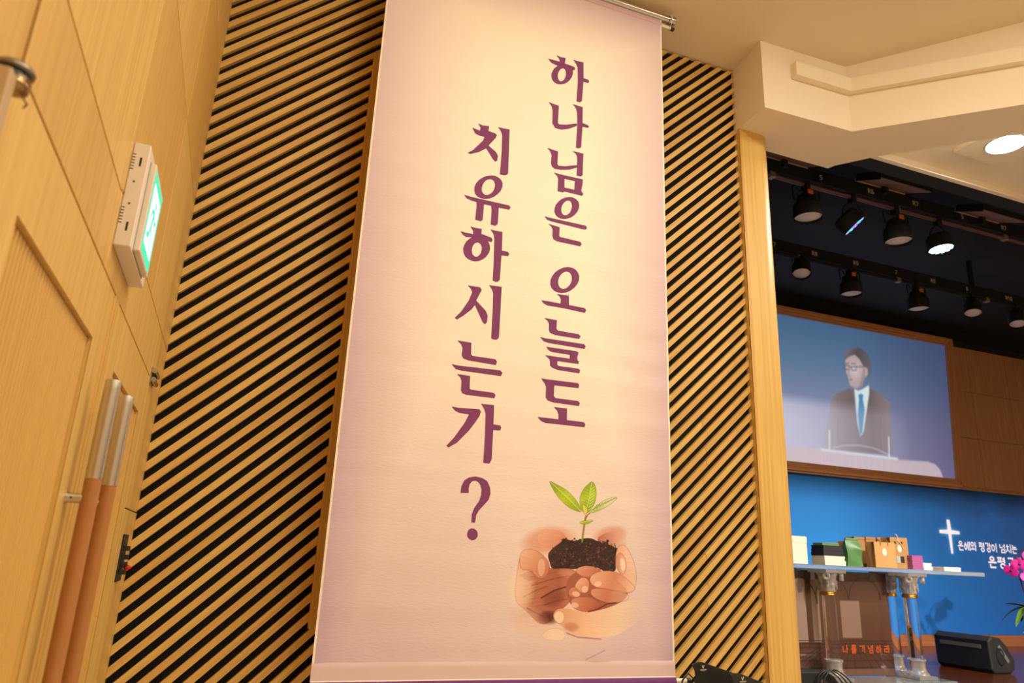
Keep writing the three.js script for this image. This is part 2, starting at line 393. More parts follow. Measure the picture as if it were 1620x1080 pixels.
structMesh('baseboard_stage', grain(rboxAt(2.75, 12.1, 0.8, Y(-0.662), -7.2, -7.172, 0.004), [1, 0, 0]), M.skirting, 'wooden baseboard under the blue backdrop');
structMesh('valance_stage', rboxAt(2.75, 12.1, Y(3.268), Y(3.45), -7.2, -7.0, 0.004), M.black, 'black valance above the screen wall');

// ------------------------------------------------------------------ hanging banner
// lettering and picture in millimetres from the banner's top left corner
const LETTERS = [
  'M846 481L871 480L911 479L906 461L892 447L915 450L940 447L936 481L987 484L996 489L993 501L982 505L933 504L894 504L874 501L860 496Z',
  'M987 444L1018 443L1043 441L1045 536L1073 538L1078 545L1073 555L1045 556L1038 674L1028 686L1010 687L1016 565L1012 481L1002 460Z',
  'M856 738L884 741L909 743L907 842L916 849L953 841L1011 818L1012 829L969 857L926 874L895 873L879 852L879 777L871 753Z',
  'M988 712L1042 713L1043 806L1074 810L1080 815L1074 824L1043 825L1038 941L1033 951L1022 956L1011 956L1017 826L1014 756L1005 726Z',
  'M858 999L912 1004L910 1076L918 1083L953 1077L1015 1055L1016 1066L975 1088L931 1100L897 1103L882 1093L878 1077L881 1032L872 1012Z',
  'M994 982L1050 982L1048 1102L1037 1111L1018 1111L1020 1030L1018 1004L1010 990Z',
  'M896 1127L943 1128L1050 1126L1049 1151L1042 1189L1053 1205L1047 1216L951 1214L945 1221L917 1222L919 1155L912 1138ZM950 1144L1009 1144L1007 1194L951 1195Z',
  'M853 1373L875 1375L1069 1375L1076 1382L1072 1392L1061 1395L886 1390L865 1386Z',
  'M874 1409L929 1414L928 1458L935 1464L1042 1467L1048 1476L1041 1488L920 1487L901 1480L896 1464L896 1433L888 1418Z',
  'M928 1756L986 1754L987 1800L1071 1802L1077 1809L1071 1822L958 1817L878 1817L862 1811L851 1800L878 1799L947 1800L948 1777L941 1764Z',
  'M870 1883L928 1884L927 1925L935 1933L1041 1935L1049 1942L1043 1955L926 1954L898 1948L892 1936L892 1906L884 1892Z',
  'M852 1977L879 1979L1069 1979L1076 1987L1071 1999L892 1996L868 1992Z',
  'M883 2018L1033 2018L1041 2023L1035 2045L1037 2059L1044 2065L1041 2075L936 2075L936 2094L943 2100L1043 2100L1050 2106L1046 2119L940 2117L911 2109L903 2101L902 2076L893 2067L880 2058L903 2058L1000 2058L1000 2037L911 2036L895 2031Z',
  'M864 2168L889 2169L1041 2168L1047 2175L1044 2188L925 2189L924 2240L933 2249L1045 2250L1052 2258L1048 2270L926 2268L897 2262L888 2251L888 2204L882 2189Z',
  'M930 2291L989 2291L989 2343L1073 2344L1080 2352L1076 2364L887 2364L868 2358L852 2344L878 2344L951 2344L950 2319L943 2303Z',
  'M495 963L515 967L547 962L545 989L578 992L588 998L584 1013L549 1066L588 1091L599 1108L597 1134L589 1142L576 1131L540 1082L503 1113L464 1133L453 1132L478 1110L525 1045L530 1023L503 1023L482 1017L467 993L505 999L507 980Z',
  'M596 954L625 953L652 951L655 1188L647 1199L634 1203L617 1202L620 1075L618 991L610 971Z',
  'M450 1352L477 1354L668 1356L676 1364L669 1376L617 1377L616 1461L607 1472L585 1471L585 1398L582 1375L544 1376L542 1456L534 1465L509 1463L511 1399L510 1373L483 1371L461 1365Z',
  'M445 1537L474 1539L504 1538L503 1520L490 1503L511 1505L541 1504L540 1528L590 1538L596 1546L591 1558L544 1552L504 1552L471 1557L456 1550Z',
  'M587 1498L642 1498L643 1591L673 1592L680 1599L675 1611L643 1612L641 1733L633 1743L622 1746L610 1743L610 1640L607 1539L600 1513Z',
  'M496 1789L551 1788L558 1798L535 1852L583 1894L593 1915L591 1944L584 1954L574 1947L532 1872L516 1896L482 1930L455 1952L446 1948L472 1916L504 1858L518 1816L510 1800Z',
  'M595 1770L652 1768L651 2006L643 2016L628 2018L618 2015L618 1896L616 1804L608 1785Z',
  'M467 2049L526 2050L527 2101L534 2109L640 2110L647 2118L643 2133L518 2129L495 2123L488 2111L490 2079L483 2063Z',
  'M448 2158L470 2160L667 2157L675 2165L670 2179L494 2178L465 2174Z',
  'M475 2198L529 2199L530 2254L539 2259L641 2260L649 2268L645 2281L518 2281L501 2276L495 2264L495 2225L488 2208Z',
  'M460 2342L487 2344L580 2340L586 2348L581 2367L565 2394L537 2435L488 2490L455 2512L448 2507L478 2471L521 2403L538 2364L492 2362L474 2355Z',
  'M589 2315L644 2314L646 2398L677 2399L682 2408L677 2418L646 2420L645 2547L637 2563L612 2562L613 2445L611 2355L602 2332Z',
  'M521 2692L523 2668L534 2643L553 2630L579 2624L610 2628L632 2639L645 2663L648 2687L641 2712L624 2732L600 2759L590 2779L587 2807L574 2808L574 2776L584 2750L602 2723L610 2698L611 2673L604 2654L593 2642L580 2638L565 2642L555 2656L552 2674L553 2690Z',
  'M983 531L977 551L966 571L952 589L934 603L916 611L898 614L883 610L872 600L867 585L866 567L872 547L882 527L897 509L915 494L933 486L951 483L966 487L977 497L983 512ZM948 545L945 559L941 571L935 582L928 590L920 595L913 595L907 591L902 583L899 573L899 560L901 547L906 534L912 523L919 515L927 511L934 510L940 514L945 522L947 533Z',
  'M1030 1288L1023 1307L1010 1326L993 1343L974 1355L954 1362L935 1364L919 1359L908 1349L903 1334L904 1316L910 1297L923 1278L939 1261L959 1249L979 1241L998 1239L1014 1244L1026 1254L1031 1270ZM994 1296L991 1309L986 1322L978 1332L969 1340L960 1344L951 1344L944 1340L939 1332L936 1321L936 1309L939 1296L945 1283L953 1272L962 1264L971 1260L980 1260L987 1264L992 1272L995 1283Z',
  'M1037 1665L1028 1686L1014 1706L995 1724L973 1737L950 1744L929 1745L911 1739L898 1727L892 1711L893 1691L901 1670L915 1649L934 1632L956 1618L979 1611L1000 1610L1019 1616L1031 1628L1038 1644ZM1002 1672L998 1687L990 1701L981 1712L970 1721L958 1725L947 1725L938 1720L932 1711L929 1699L929 1685L933 1670L940 1657L949 1645L961 1636L972 1632L983 1632L992 1637L999 1646L1002 1658Z',
  'M629 1268L622 1289L609 1308L592 1326L572 1339L550 1347L531 1348L514 1344L502 1334L496 1318L496 1300L502 1280L515 1260L532 1243L552 1229L574 1221L594 1219L611 1224L623 1234L630 1249ZM595 1276L592 1290L586 1304L577 1315L567 1324L557 1328L547 1328L538 1324L532 1316L529 1305L529 1292L532 1278L538 1265L546 1253L556 1245L567 1240L577 1240L586 1244L592 1252L595 1263Z',
  'M586 1593L582 1612L572 1631L558 1647L541 1659L522 1666L503 1666L486 1661L473 1651L465 1635L462 1617L466 1598L475 1579L489 1563L506 1551L525 1544L544 1543L561 1548L575 1559L583 1574ZM550 1604L548 1615L545 1626L539 1635L532 1642L525 1645L517 1645L510 1641L504 1634L501 1625L500 1614L501 1602L504 1592L510 1582L517 1576L525 1572L532 1573L539 1576L545 1583L549 1593Z',
  'M601 2854L601 2861L598 2867L594 2872L588 2875L581 2877L575 2876L569 2873L564 2869L560 2863L559 2856L560 2849L562 2843L567 2838L572 2834L579 2833L585 2834L591 2837L596 2841L600 2847Z',
];

const BW = 1526, BH = 3400;                            // printed cloth, mm
const bannerPrint = canvas(920, 2048, (c, w, h) => {
  const s = w / BW, sy = h / BH;
  c.fillStyle = '#f6ead9'; c.fillRect(0, 0, w, h);
  // mauve vignette of the print
  const img = c.getImageData(0, 0, w, h), D = img.data;
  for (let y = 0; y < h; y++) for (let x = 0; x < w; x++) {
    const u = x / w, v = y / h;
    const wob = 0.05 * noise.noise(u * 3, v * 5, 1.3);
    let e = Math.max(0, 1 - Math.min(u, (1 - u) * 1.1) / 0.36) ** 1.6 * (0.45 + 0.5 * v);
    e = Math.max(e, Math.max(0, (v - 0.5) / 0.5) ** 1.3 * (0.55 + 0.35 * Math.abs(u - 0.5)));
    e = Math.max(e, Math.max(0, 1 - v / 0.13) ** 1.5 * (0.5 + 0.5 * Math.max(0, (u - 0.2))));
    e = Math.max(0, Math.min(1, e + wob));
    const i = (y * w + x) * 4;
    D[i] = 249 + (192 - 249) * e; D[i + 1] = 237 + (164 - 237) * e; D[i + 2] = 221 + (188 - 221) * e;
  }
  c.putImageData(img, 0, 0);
  // hands holding soil and a seedling, drawn in their own frame
  c.save();
  c.setTransform(1.069 * s, 0.0079 * sy, -0.0442 * s, 0.915 * sy, 714 * s, 2459 * sy);
  const blob = (x, y, rx, ry, col, a, rot = 0) => {
    c.save(); c.translate(x, y); c.rotate(rot); c.scale(rx, ry);
    const g = c.createRadialGradient(0, 0, 0, 0, 0, 1);
    g.addColorStop(0, `rgba(${col},${a})`); g.addColorStop(0.6, `rgba(${col},${a * 0.75})`); g.addColorStop(1, `rgba(${col},0)`);
    c.fillStyle = g; c.beginPath(); c.arc(0, 0, 1, 0, 7); c.fill(); c.restore();
  };
  const smooth = (p) => { c.beginPath(); const n = p.length; for (let i = 0; i < n; i++) { const a = p[i], b = p[(i + 1) % n], m = [(a[0] + b[0]) / 2, (a[1] + b[1]) / 2]; if (!i) c.moveTo((p[n - 1][0] + a[0]) / 2, (p[n - 1][1] + a[1]) / 2); c.quadraticCurveTo(a[0], a[1], m[0], m[1]); } c.closePath(); };
  const lin = (x0, y0, x1, y1, ...cs) => { const g = c.createLinearGradient(x0, y0, x1, y1); cs.forEach((k, i) => g.addColorStop(i / (cs.length - 1), k)); return g; };
  const limb = (p, fill, edge = 'rgba(130,62,46,0.32)', lw = 3) => { smooth(p); c.fillStyle = fill; c.fill(); if (edge) { c.strokeStyle = edge; c.lineWidth = lw; c.stroke(); } };
  const line = (p, col, lw) => { c.strokeStyle = col; c.lineWidth = lw; c.lineCap = 'round'; c.lineJoin = 'round'; c.beginPath(); p.forEach((q, i) => (i ? c.lineTo(...q) : c.moveTo(...q))); c.stroke(); };
  blob(340, 640, 300, 300, '240,205,180', 0.55); blob(210, 440, 130, 70, '214,140,112', 0.8, -0.2); blob(480, 400, 90, 50, '205,130,108', 0.7, -0.3);
  // back hands rising behind the soil
  limb([[200, 480], [150, 430], [190, 392], [250, 388], [290, 420], [270, 470]], lin(130, 400, 290, 470, 'rgba(240,200,178,0.5)', 'rgba(206,122,98,0.9)'), null);
  limb([[410, 425], [450, 390], [510, 372], [560, 400], [560, 470], [500, 490]], lin(420, 440, 560, 380, 'rgba(168,84,70,0.9)', 'rgba(238,204,184,0.5)'), null);
  // big left palm
  limb([[92, 500], [150, 540], [230, 566], [300, 553], [350, 576], [352, 606], [310, 640], [330, 690], [290, 730], [235, 800], [190, 800], [140, 745], [85, 710], [86, 600]], lin(85, 640, 350, 640, 'rgba(230,180,152,0.75)', '#b9745a', '#a85f48', '#c8866c'));
  line([[196, 690], [250, 655], [330, 628]], 'rgba(84,34,26,0.8)', 7); line([[140, 735], [170, 750], [210, 770]], 'rgba(84,34,26,0.5)', 5);
  for (let k = 0; k < 60; k++) { const y = 600 + k * 3, x = 110 + 40 * rnd(); line([[x, y], [x + 60 + 90 * rnd(), y - 20 - 25 * rnd()]], `rgba(96,44,34,${0.05 + 0.09 * rnd()})`, 2); }
  blob(250, 690, 60, 40, '90,38,30', 0.4, -0.5); blob(232, 772, 56, 34, '58,22,22', 0.7);
  for (const q of [[[150, 640], [230, 610], [300, 590], [340, 596]], [[120, 690], [170, 660], [215, 640]], [[210, 720], [260, 700], [312, 690]]]) line(q, 'rgba(96,42,32,0.45)', 4);
  blob(110, 650, 60, 110, '246,226,206', 0.55); blob(300, 580, 50, 22, '226,166,140', 0.5, 0.1);
  // left thumb
  limb([[92, 488], [150, 480], [192, 505], [222, 540], [220, 585], [192, 612], [165, 598], [140, 570], [96, 575]], lin(92, 500, 225, 560, 'rgba(236,190,160,0.8)', '#d79a7c', '#c27c60'));
  limb([[176, 520], [196, 520], [206, 560], [196, 600], [178, 596], [168, 555]], 'rgba(240,205,184,0.5)', 'rgba(140,80,60,0.25)', 2);
  for (let k = 0; k < 7; k++) line([[100 + k * 6, 600 + k * 3], [150 + k * 3, 575 + k * 5]], 'rgba(110,54,40,0.35)', 2);
  // soil
  limb([[208, 505], [225, 475], [262, 445], [275, 424], [302, 434], [330, 434], [358, 420], [392, 416], [412, 424], [440, 436], [478, 440], [500, 452], [522, 456], [512, 482], [508, 520], [516, 562], [468, 568], [436, 548], [384, 540], [338, 562], [280, 556], [230, 566], [222, 538]], lin(210, 430, 500, 570, '#4a2c24', '#2e1a17', '#3a211b', '#2a1715'), null);
  for (let k = 0; k < 900; k++) { const x = 222 + 286 * rnd(), y = 432 + 125 * rnd(); if (x < 262 && y < 470) continue; c.fillStyle = ['#1c0f0e', '#5c3a2e', '#6d4637', '#26140f', '#452a22'][Math.floor(rnd() * 5)]; c.beginPath(); c.arc(x, y, 1 + 4.5 * rnd() * rnd(), 0, 7); c.fill(); }
  for (let k = 0; k < 40; k++) { c.fillStyle = '#33201b'; c.beginPath(); c.arc(270 + 200 * rnd(), 424 + 16 * rnd(), 2 + 4 * rnd(), 0, 7); c.fill(); }
  blob(430, 476, 11, 8, '150,70,44', 0.8); blob(290, 472, 8, 6, '140,90,66', 0.7);
  // right palm and thumb
  limb([[508, 480], [520, 440], [560, 440], [600, 520], [614, 600], [600, 650], [548, 660], [470, 640], [402, 612], [420, 572], [500, 560], [540, 580], [512, 530]], lin(400, 600, 620, 520, '#d08a6e', '#e0a486', 'rgba(240,208,190,0.55)'));
  limb([[512, 486], [532, 472], [556, 500], [562, 545], [550, 576], [524, 560], [508, 520]], lin(505, 520, 565, 520, '#c98468', '#eccab4'), 'rgba(130,60,46,0.4)');
  limb([[530, 498], [548, 500], [558, 535], [548, 562], [534, 545]], 'rgba(247,222,206,0.85)', null);
  // child's fingers between
  limb([[300, 600], [350, 560], [460, 560], [580, 640], [560, 690], [470, 730], [390, 745], [320, 720], [296, 660]], '#a4604a', null);
  limb([[330, 560], [372, 540], [412, 545], [455, 562], [430, 586], [380, 596], [345, 582]], lin(330, 545, 450, 590, '#e2a488', '#b8694f'));
  limb([[394, 606], [408, 576], [470, 556], [530, 566], [590, 610], [612, 640], [560, 660], [480, 640], [420, 636]], lin(400, 570, 600, 650, '#eab99c', '#d08a6c', 'rgba(236,196,176,0.6)'));
  limb([[402, 640], [470, 640], [580, 655], [575, 690], [480, 705], [410, 680]], lin(400, 640, 560, 700, '#dca083', '#c47a5e', 'rgba(236,196,176,0.5)'));
  limb([[338, 620], [360, 592], [392, 598], [400, 635], [388, 664], [352, 660], [334, 645]], lin(335, 600, 400, 660, '#edbda2', '#c87f63'));
  limb([[306, 656], [330, 632], [352, 652], [362, 676], [340, 686], [314, 680]], lin(306, 640, 360, 690, '#d89678', '#b0624a'));
  limb([[318, 706], [330, 684], [400, 676], [456, 706], [450, 732], [400, 746], [340, 736]], lin(318, 690, 450, 740, '#d89274', '#a8583f'));
  for (const [x, y, rx, ry, r] of [[379, 646, 14, 15, 0.4], [342, 668, 18, 12, 0.2], [340, 716, 16, 11, 0.2], [436, 620, 17, 12, -0.4]]) { c.fillStyle = 'rgba(246,210,192,0.7)'; c.beginPath(); c.ellipse(x, y, rx, ry, r, 0, 7); c.fill(); }
  line([[400, 742], [440, 730], [480, 706], [520, 700]], 'rgba(88,30,22,0.75)', 6); line([[396, 668], [440, 690], [470, 700]], 'rgba(110,46,34,0.5)', 4);
  // lower right thumb and wrist
  limb([[248, 762], [262, 734], [310, 730], [380, 748], [450, 738], [530, 706], [620, 680], [690, 690], [680, 740], [600, 800], [520, 850], [430, 852], [350, 846], [310, 815], [262, 792]], lin(250, 740, 690, 760, '#d99f80', '#eec4a6', 'rgba(240,214,190,0.75)', 'rgba(226,200,190,0)'), null);
  limb([[252, 764], [264, 742], [290, 744], [300, 772], [288, 798], [264, 790]], 'rgba(248,220,198,0.9)', 'rgba(150,80,60,0.3)', 2);
  blob(330, 810, 40, 24, '176,98,74', 0.5); line([[312, 835], [360, 852], [460, 858]], 'rgba(120,50,48,0.5)', 5);
  limb([[200, 850], [240, 815], [292, 818], [308, 846], [300, 868], [240, 868]], 'rgba(240,212,194,0.85)', 'rgba(170,100,80,0.25)', 2);
  blob(150, 790, 110, 70, '226,186,170', 0.45, 0.5); line([[400, 945], [440, 925], [480, 905]], 'rgba(150,80,130,0.35)', 5);
  // seedling
  line([[355, 436], [358, 390], [361, 350], [366, 318]], '#7d8f2c', 8); line([[361, 340], [372, 312], [384, 300]], '#a8673a', 5); line([[360, 385], [360, 340]], '#b0713f', 5);
  const leaf = (p, f, vein) => { smooth(p); c.fillStyle = f; c.fill(); c.strokeStyle = 'rgba(70,100,20,0.5)'; c.lineWidth = 2; c.stroke(); line(vein, 'rgba(225,240,150,0.9)', 2.5); };
  leaf([[192, 166], [215, 178], [270, 200], [320, 248], [348, 300], [330, 300], [285, 285], [240, 245], [205, 195]], lin(200, 170, 340, 300, '#7f9f1e', '#b9cc2a', '#8fb022'), [[200, 174], [270, 232], [345, 300]]);
  for (let k = 0; k < 9; k++) { const t = 0.15 + k * 0.09, x = 200 + 145 * t, y = 174 + 126 * t; line([[x, y], [x + 10, y - 12]], 'rgba(220,235,140,0.7)', 1.5); line([[x, y], [x - 4, y + 14]], 'rgba(90,120,20,0.6)', 1.5); }
  leaf([[386, 150], [402, 172], [410, 215], [398, 268], [366, 312], [342, 290], [330, 240], [345, 195], [370, 165]], lin(335, 160, 405, 300, '#86a31c', '#b4cd35', '#7d9c1f'), [[384, 160], [376, 230], [362, 304]]);
  for (let k = 0; k < 8; k++) { const y = 180 + k * 14; line([[381 - k, y + 12], [398 - k * 0.5, y - 4]], 'rgba(235,245,200,0.8)', 2.2); line([[380 - k, y + 12], [352 - k, y + 2]], 'rgba(90,120,20,0.5)', 1.5); }
  leaf([[514, 214], [480, 220], [430, 245], [392, 285], [376, 306], [420, 290], [470, 258]], lin(380, 300, 515, 215, '#9bbb45', '#cfd89a', 'rgba(220,225,180,0.5)'), [[505, 218], [440, 255], [385, 300]]);
  for (let k = 0; k < 8; k++) line([[398 + k * 13, 288 - k * 9], [412 + k * 13, 262 - k * 6]], 'rgba(60,84,30,0.7)', 2.5);
  leaf([[334, 350], [352, 340], [380, 336], [404, 330], [385, 350], [360, 358]], '#a5b840', [[340, 350], [398, 333]]);
  leaf([[345, 262], [360, 270], [374, 290], [366, 314], [350, 300]], '#d8cf4a', [[350, 268], [362, 306]]);
  c.restore();
  // lettering
  c.save(); c.scale(s, sy); c.fillStyle = '#7d3a6c'; c.strokeStyle = '#6d2f5e'; c.lineJoin = 'round'; c.lineWidth = 3;
  for (const L of LETTERS) { const p = new Path2D(L); c.fill(p, 'evenodd'); c.stroke(p); }
  c.restore();
  // unprinted selvedge
  c.fillStyle = '#f3ead8'; c.fillRect(0, 0, 5, h); c.fillRect(w - 5, 0, 5, h);
});
const weave = noiseTexture((x, y, W) => 128 + 45 * noise.noise(x * 0.11, y * 0.9, 0.5) + 40 * noise.noise(x * 0.05, y * 0.3, 3.5) + 22 * (rnd() - 0.5));
weave.repeat.set(5, 11);
{
  const x0 = 0.3635, w = 1.526, yT = 2.95, zB = -2.9;
  const t = thing('banner', 'tall cream and mauve banner with purple lettering and hands holding a seedling', 'banner', [x0 + w / 2, Y(yT), zB]);
  const H = 3.336, NX = 56, NY = 190;
  const g = new THREE.BoxGeometry(w, H, 0.0025, NX, NY, 1);
  g.translate(0, -H / 2, 0);
  const p = g.attributes.position;
  for (let i = 0; i < p.count; i++) {
    const x = p.getX(i), y = p.getY(i);
    let d = 0.0032 * noise.noise(x * 1.6, y * 1.0, 0.3) * Math.min(1, -y) + 0.0012 * noise.noise(x * 3, y * 7 + x * 1.2, 2.1) + 0.0012 * Math.sin(y * 34 + 3 * noise.noise(x * 2, y, 4)) * Math.max(0, noise.noise(x, y * 0.8, 6));
    d += 0.0014 * noise.noise(x * 0.5 + 3, y * 13, 7) + 0.002 * Math.exp(-(((y + 3.32) / 0.02) ** 2)) * noise.noise(x * 14, y * 8, 1);
    p.setZ(i, p.getZ(i) + d * 1.7);
  }
  g.computeVertexNormals();
  { const uv = g.attributes.uv; for (let i = 0; i < uv.count; i++) uv.setY(i, 1 + p.getY(i) / 3.4); }
  // the doubled strip below the stitched seam
  const sg = new THREE.BoxGeometry(w, 0.068, 0.006, 90, 8, 1); sg.translate(0, -3.367, 0.002);
  { const q = sg.attributes.position; for (let i = 0; i < q.count; i++) { const k = (q.getY(i) + 3.401) / 0.068; q.setZ(i, q.getZ(i) + 0.0016 * k * noise.noise(q.getX(i) * 18, k * 2, 5) - 0.003 * Math.max(0, k - 0.85) / 0.15); q.setY(i, q.getY(i) + 0.002 * k * noise.noise(q.getX(i) * 9, 1, 2)); } sg.computeVertexNormals(); }
  mesh('seam_strip', sg, std({ color: 0xe0c8ca, roughness: 0.8, bumpMap: weave, bumpScale: 0.0008 }), t).userData.label = 'pale doubled strip below the seam';
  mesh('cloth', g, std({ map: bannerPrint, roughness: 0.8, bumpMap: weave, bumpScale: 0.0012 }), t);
  // bottom pocket: white piping and the purple hem around the weight rod
  const pocket = [];
  for (let i = 0; i <= 16; i++) { const a = (i / 16) * Math.PI * 2; pocket.push([0.0165 * Math.cos(a), -0.028 + 0.03 * Math.sin(a)]); }
  const sh = new THREE.Shape(pocket.slice(0, 16).map((q) => new THREE.Vector2(q[0], q[1])));
  const hem = new THREE.ExtrudeGeometry(sh, { depth: w, bevelEnabled: false }); hem.rotateY(Math.PI / 2); hem.translate(-w / 2, -3.395, 0);
  mesh('hem_pocket', hem, std({ color: 0x6e3277, roughness: 0.75 }), t).userData.label = 'purple hem pocket';
  mesh('piping', rboxAt(-w / 2, w / 2, -3.401, -3.394, -0.006, 0.008, 0.002), std({ color: 0xf6efe4, roughness: 0.7 }), t);
  const topHem = new THREE.CylinderGeometry(0.0145, 0.0145, w, 16); topHem.rotateZ(Math.PI / 2); topHem.translate(0, -0.03, -0.006);
  mesh('top_hem', topHem, std({ color: 0xcdb0b2, roughness: 0.8 }), t);
}
{ // rods of the banner
  const t = thing('hanging_rod', 'thin white rod with a black end cap in the top hem of the banner', 'rod', [1.1, Y(2.917), -2.906]);
  mesh('rod', rod([-0.78, 0, 0], [0.852, 0, 0], 0.0095, 16), M.whitePlastic, t);
  mesh('end_cap', rod([0.852, 0, 0], [0.874, 0, 0], 0.0112, 16), M.blackPlastic, t);
  const u = thing('weight_rod', 'white rod with a black end cap in the bottom hem of the banner', 'rod', [1.1, Y(-0.463), -2.9]);
  mesh('rod', rod([-0.78, 0, 0], [0.845, 0, 0], 0.0105, 16), M.whitePlastic, u);
  mesh('end_cap', rod([0.845, 0, 0], [0.866, 0, 0], 0.0122, 16), M.blackPlastic, u);
  const s = thing('steel_pipe', 'polished steel pipe under the ceiling carrying the banner', 'pipe', [1.1, Y(2.965), -2.9]);
  mesh('pipe', lathe([[0, -0.86], [0.0215, -0.86], [0.0215, 0.36], [0.0222, 0.361], [0.0222, 0.366], [0.0215, 0.367], [0.0215, 0.84], [0, 0.84]], 28).rotateZ(-Math.PI / 2), M.steel, s);
  mesh('end_collar', lathe([[0.0215, 0.835], [0.0245, 0.835], [0.0252, 0.84], [0.0252, 0.875], [0.022, 0.878], [0, 0.874]], 28).rotateZ(-Math.PI / 2), M.steel, s);
  for (const x of [-0.6, 0.55]) mesh('hanger', rod([x, 0.0, 0], [x, CEIL(-2.9) - 2.965 + 0.01, 0], 0.004, 10), M.steel, s);
  const z = [];
  for (const x of [0.845]) z.push(tube([[x, 0.026, 0], [x, 0.01, 0.026], [x, -0.03, 0.02], [x, -0.06, -0.006], [x, -0.03, -0.028], [x, 0.01, -0.026], [x, 0.026, 0]], 0.0018, 40, 6));
  mesh('cable_tie', join(z), M.whitePlastic, s);
}
{ // wooden board on the slats behind the banner
  const t = thing('backing_board', 'tall pale wooden board fixed on the slats, its edge showing behind the banner', 'board', [0, 0, 0]);
  mesh('board', grain(rboxAt(0.366, 1.78, Y(-0.289), Y(2.372), ZS + 0.002, -3.1, 0.002), [0, 1, 0]), std({ map: woodMap, color: 0xf3e6cf, roughness: 0.5 }), t);
  mesh('edge_strip', grain(rboxAt(0.363, 0.367, Y(-0.29), Y(2.373), ZS + 0.002, -3.099, 0.001), [0, 1, 0]), std({ map: woodMap, color: 0xfff2df, roughness: 0.5 }), t);
}

// ------------------------------------------------------------------ radio antennas in front of the slats
{
  const logo = canvas(256, 160, (c, w, h) => {
    c.fillStyle = '#121212'; c.fillRect(0, 0, w, h);
    c.strokeStyle = '#e8e4da'; c.lineWidth = 14; c.lineJoin = 'miter'; c.beginPath(); c.moveTo(96, 12); c.lineTo(124, 78); c.lineTo(158, 6); c.stroke();
    c.fillStyle = '#e8e4da'; c.font = 'bold 42px sans-serif'; c.textAlign = 'center'; c.fillText('VOCALUX', 128, 128);
    c.fillStyle = '#8a867e'; c.fillRect(84, 142, 90, 6);
  });
  const paddle = (name, label, pos, out, lx, ly) => {
    const t = thing(name, label, 'antenna', pos);
    const s = new THREE.Shape(out.map((q) => new THREE.Vector2(...q)));
    const g = new THREE.ExtrudeGeometry(s, { depth: 0.004, bevelEnabled: true, bevelSize: 0.002, bevelThickness: 0.002, bevelSegments: 2 });
    mesh('paddle', g, M.blackPlastic, t);
    mesh('logo', box(lx - 0.021, lx + 0.021, ly - 0.013, ly + 0.013, 0.0055, 0.0066), std({ map: logo, roughness: 0.5 }), t).rotation.z = rad(3);
    mesh('connector', rod([0.13, -0.3, 0.002], [0.13, -0.27, 0.002], 0.007, 14), M.brushed, t);
    mesh('stand_pole', rod([0.13, -Y(pos[1] - CY) + 0.03, 0.002], [0.13, -0.29, 0.002], 0.009, 14), M.blackMetal, t);
    mesh('stand_base', lathe([[0, 0], [0.068, 0], [0.07, 0.01], [0.065, 0.018], [0.015, 0.03], [0, 0.032]], 32).translate(0.13, -pos[1], 0.002), M.blackMetal, t);
  };
  paddle('paddle_antenna', 'black shark-fin paddle antenna at the foot of the slats, the one nearer the banner', [1.875, Y(-0.377), -2.75], [[0, 0], [0.035, 0.008], [0.05, 0.006], [0.2, -0.036], [0.35, -0.09], [0.35, -0.18], [0.22, -0.26], [0.14, -0.28], [0.06, -0.26], [0.02, -0.16], [0.021, -0.075], [0.014, -0.024]], 0.05, -0.018);
  paddle('paddle_antenna', 'black shark-fin paddle antenna in front, the one nearer the pilaster', [1.946, Y(-0.3925), -2.6], [[0, 0], [0.018, 0.001], [0.045, 0.0], [0.19, -0.045], [0.32, -0.1], [0.32, -0.19], [0.22, -0.26], [0.14, -0.28], [0.06, -0.26], [0.025, -0.16], [0.024, -0.06], [0.014, -0.02]], 0.058, -0.026);
  const cb = mesh('antenna_cable', tube([[1.755, 0.02, -2.66], [1.758, Y(-0.8), -2.66], [1.762, Y(-0.44), -2.66], [1.79, Y(-0.398), -2.66], [1.823, Y(-0.418), -2.66], [1.835, Y(-0.5), -2.66], [1.835, Y(-0.9), -2.66], [1.82, 0.02, -2.66]], 0.0035, 60, 8), M.blackPlastic);
  tag(cb, 'thin black cable arching beside the banner at the antennas', 'cable');
}

// ------------------------------------------------------------------ small Hangul writer for signs: strokes on a unit cell
const CONS = { 'ㄱ': [[[0.1, 0.1, 0.85, 0.1, 0.8, 0.9]]], 'ㄴ': [[[0.15, 0.1, 0.15, 0.85, 0.9, 0.85]]], 'ㄹ': [[[0.1, 0.1, 0.88, 0.1, 0.88, 0.48, 0.12, 0.48, 0.12, 0.9, 0.92, 0.9]]], 'ㅁ': [[[0.14, 0.12, 0.86, 0.12, 0.86, 0.88, 0.14, 0.88, 0.14, 0.12]]], 'ㅊ': [[[0.5, 0, 0.5, 0.2], [0.12, 0.27, 0.88, 0.27], [0.55, 0.3, 0.45, 0.6, 0.08, 0.95], [0.48, 0.55, 0.92, 0.95]]], 'ㅍ': [[[0.06, 0.12, 0.94, 0.12], [0.32, 0.14, 0.32, 0.85], [0.68, 0.14, 0.68, 0.85], [0.03, 0.88, 0.97, 0.88]]] };
const circle = (cx, cy, rx, ry) => { const p = []; for (let i = 0; i <= 20; i++) p.push(cx + rx * Math.cos(i * Math.PI / 10), cy + ry * Math.sin(i * Math.PI / 10)); return p; };
CONS['ㅇ'] = [[circle(0.5, 0.5, 0.38, 0.4)]];
CONS['ㅎ'] = [[[0.5, 0, 0.5, 0.14], [0.1, 0.26, 0.9, 0.26], circle(0.5, 0.66, 0.32, 0.29)]];
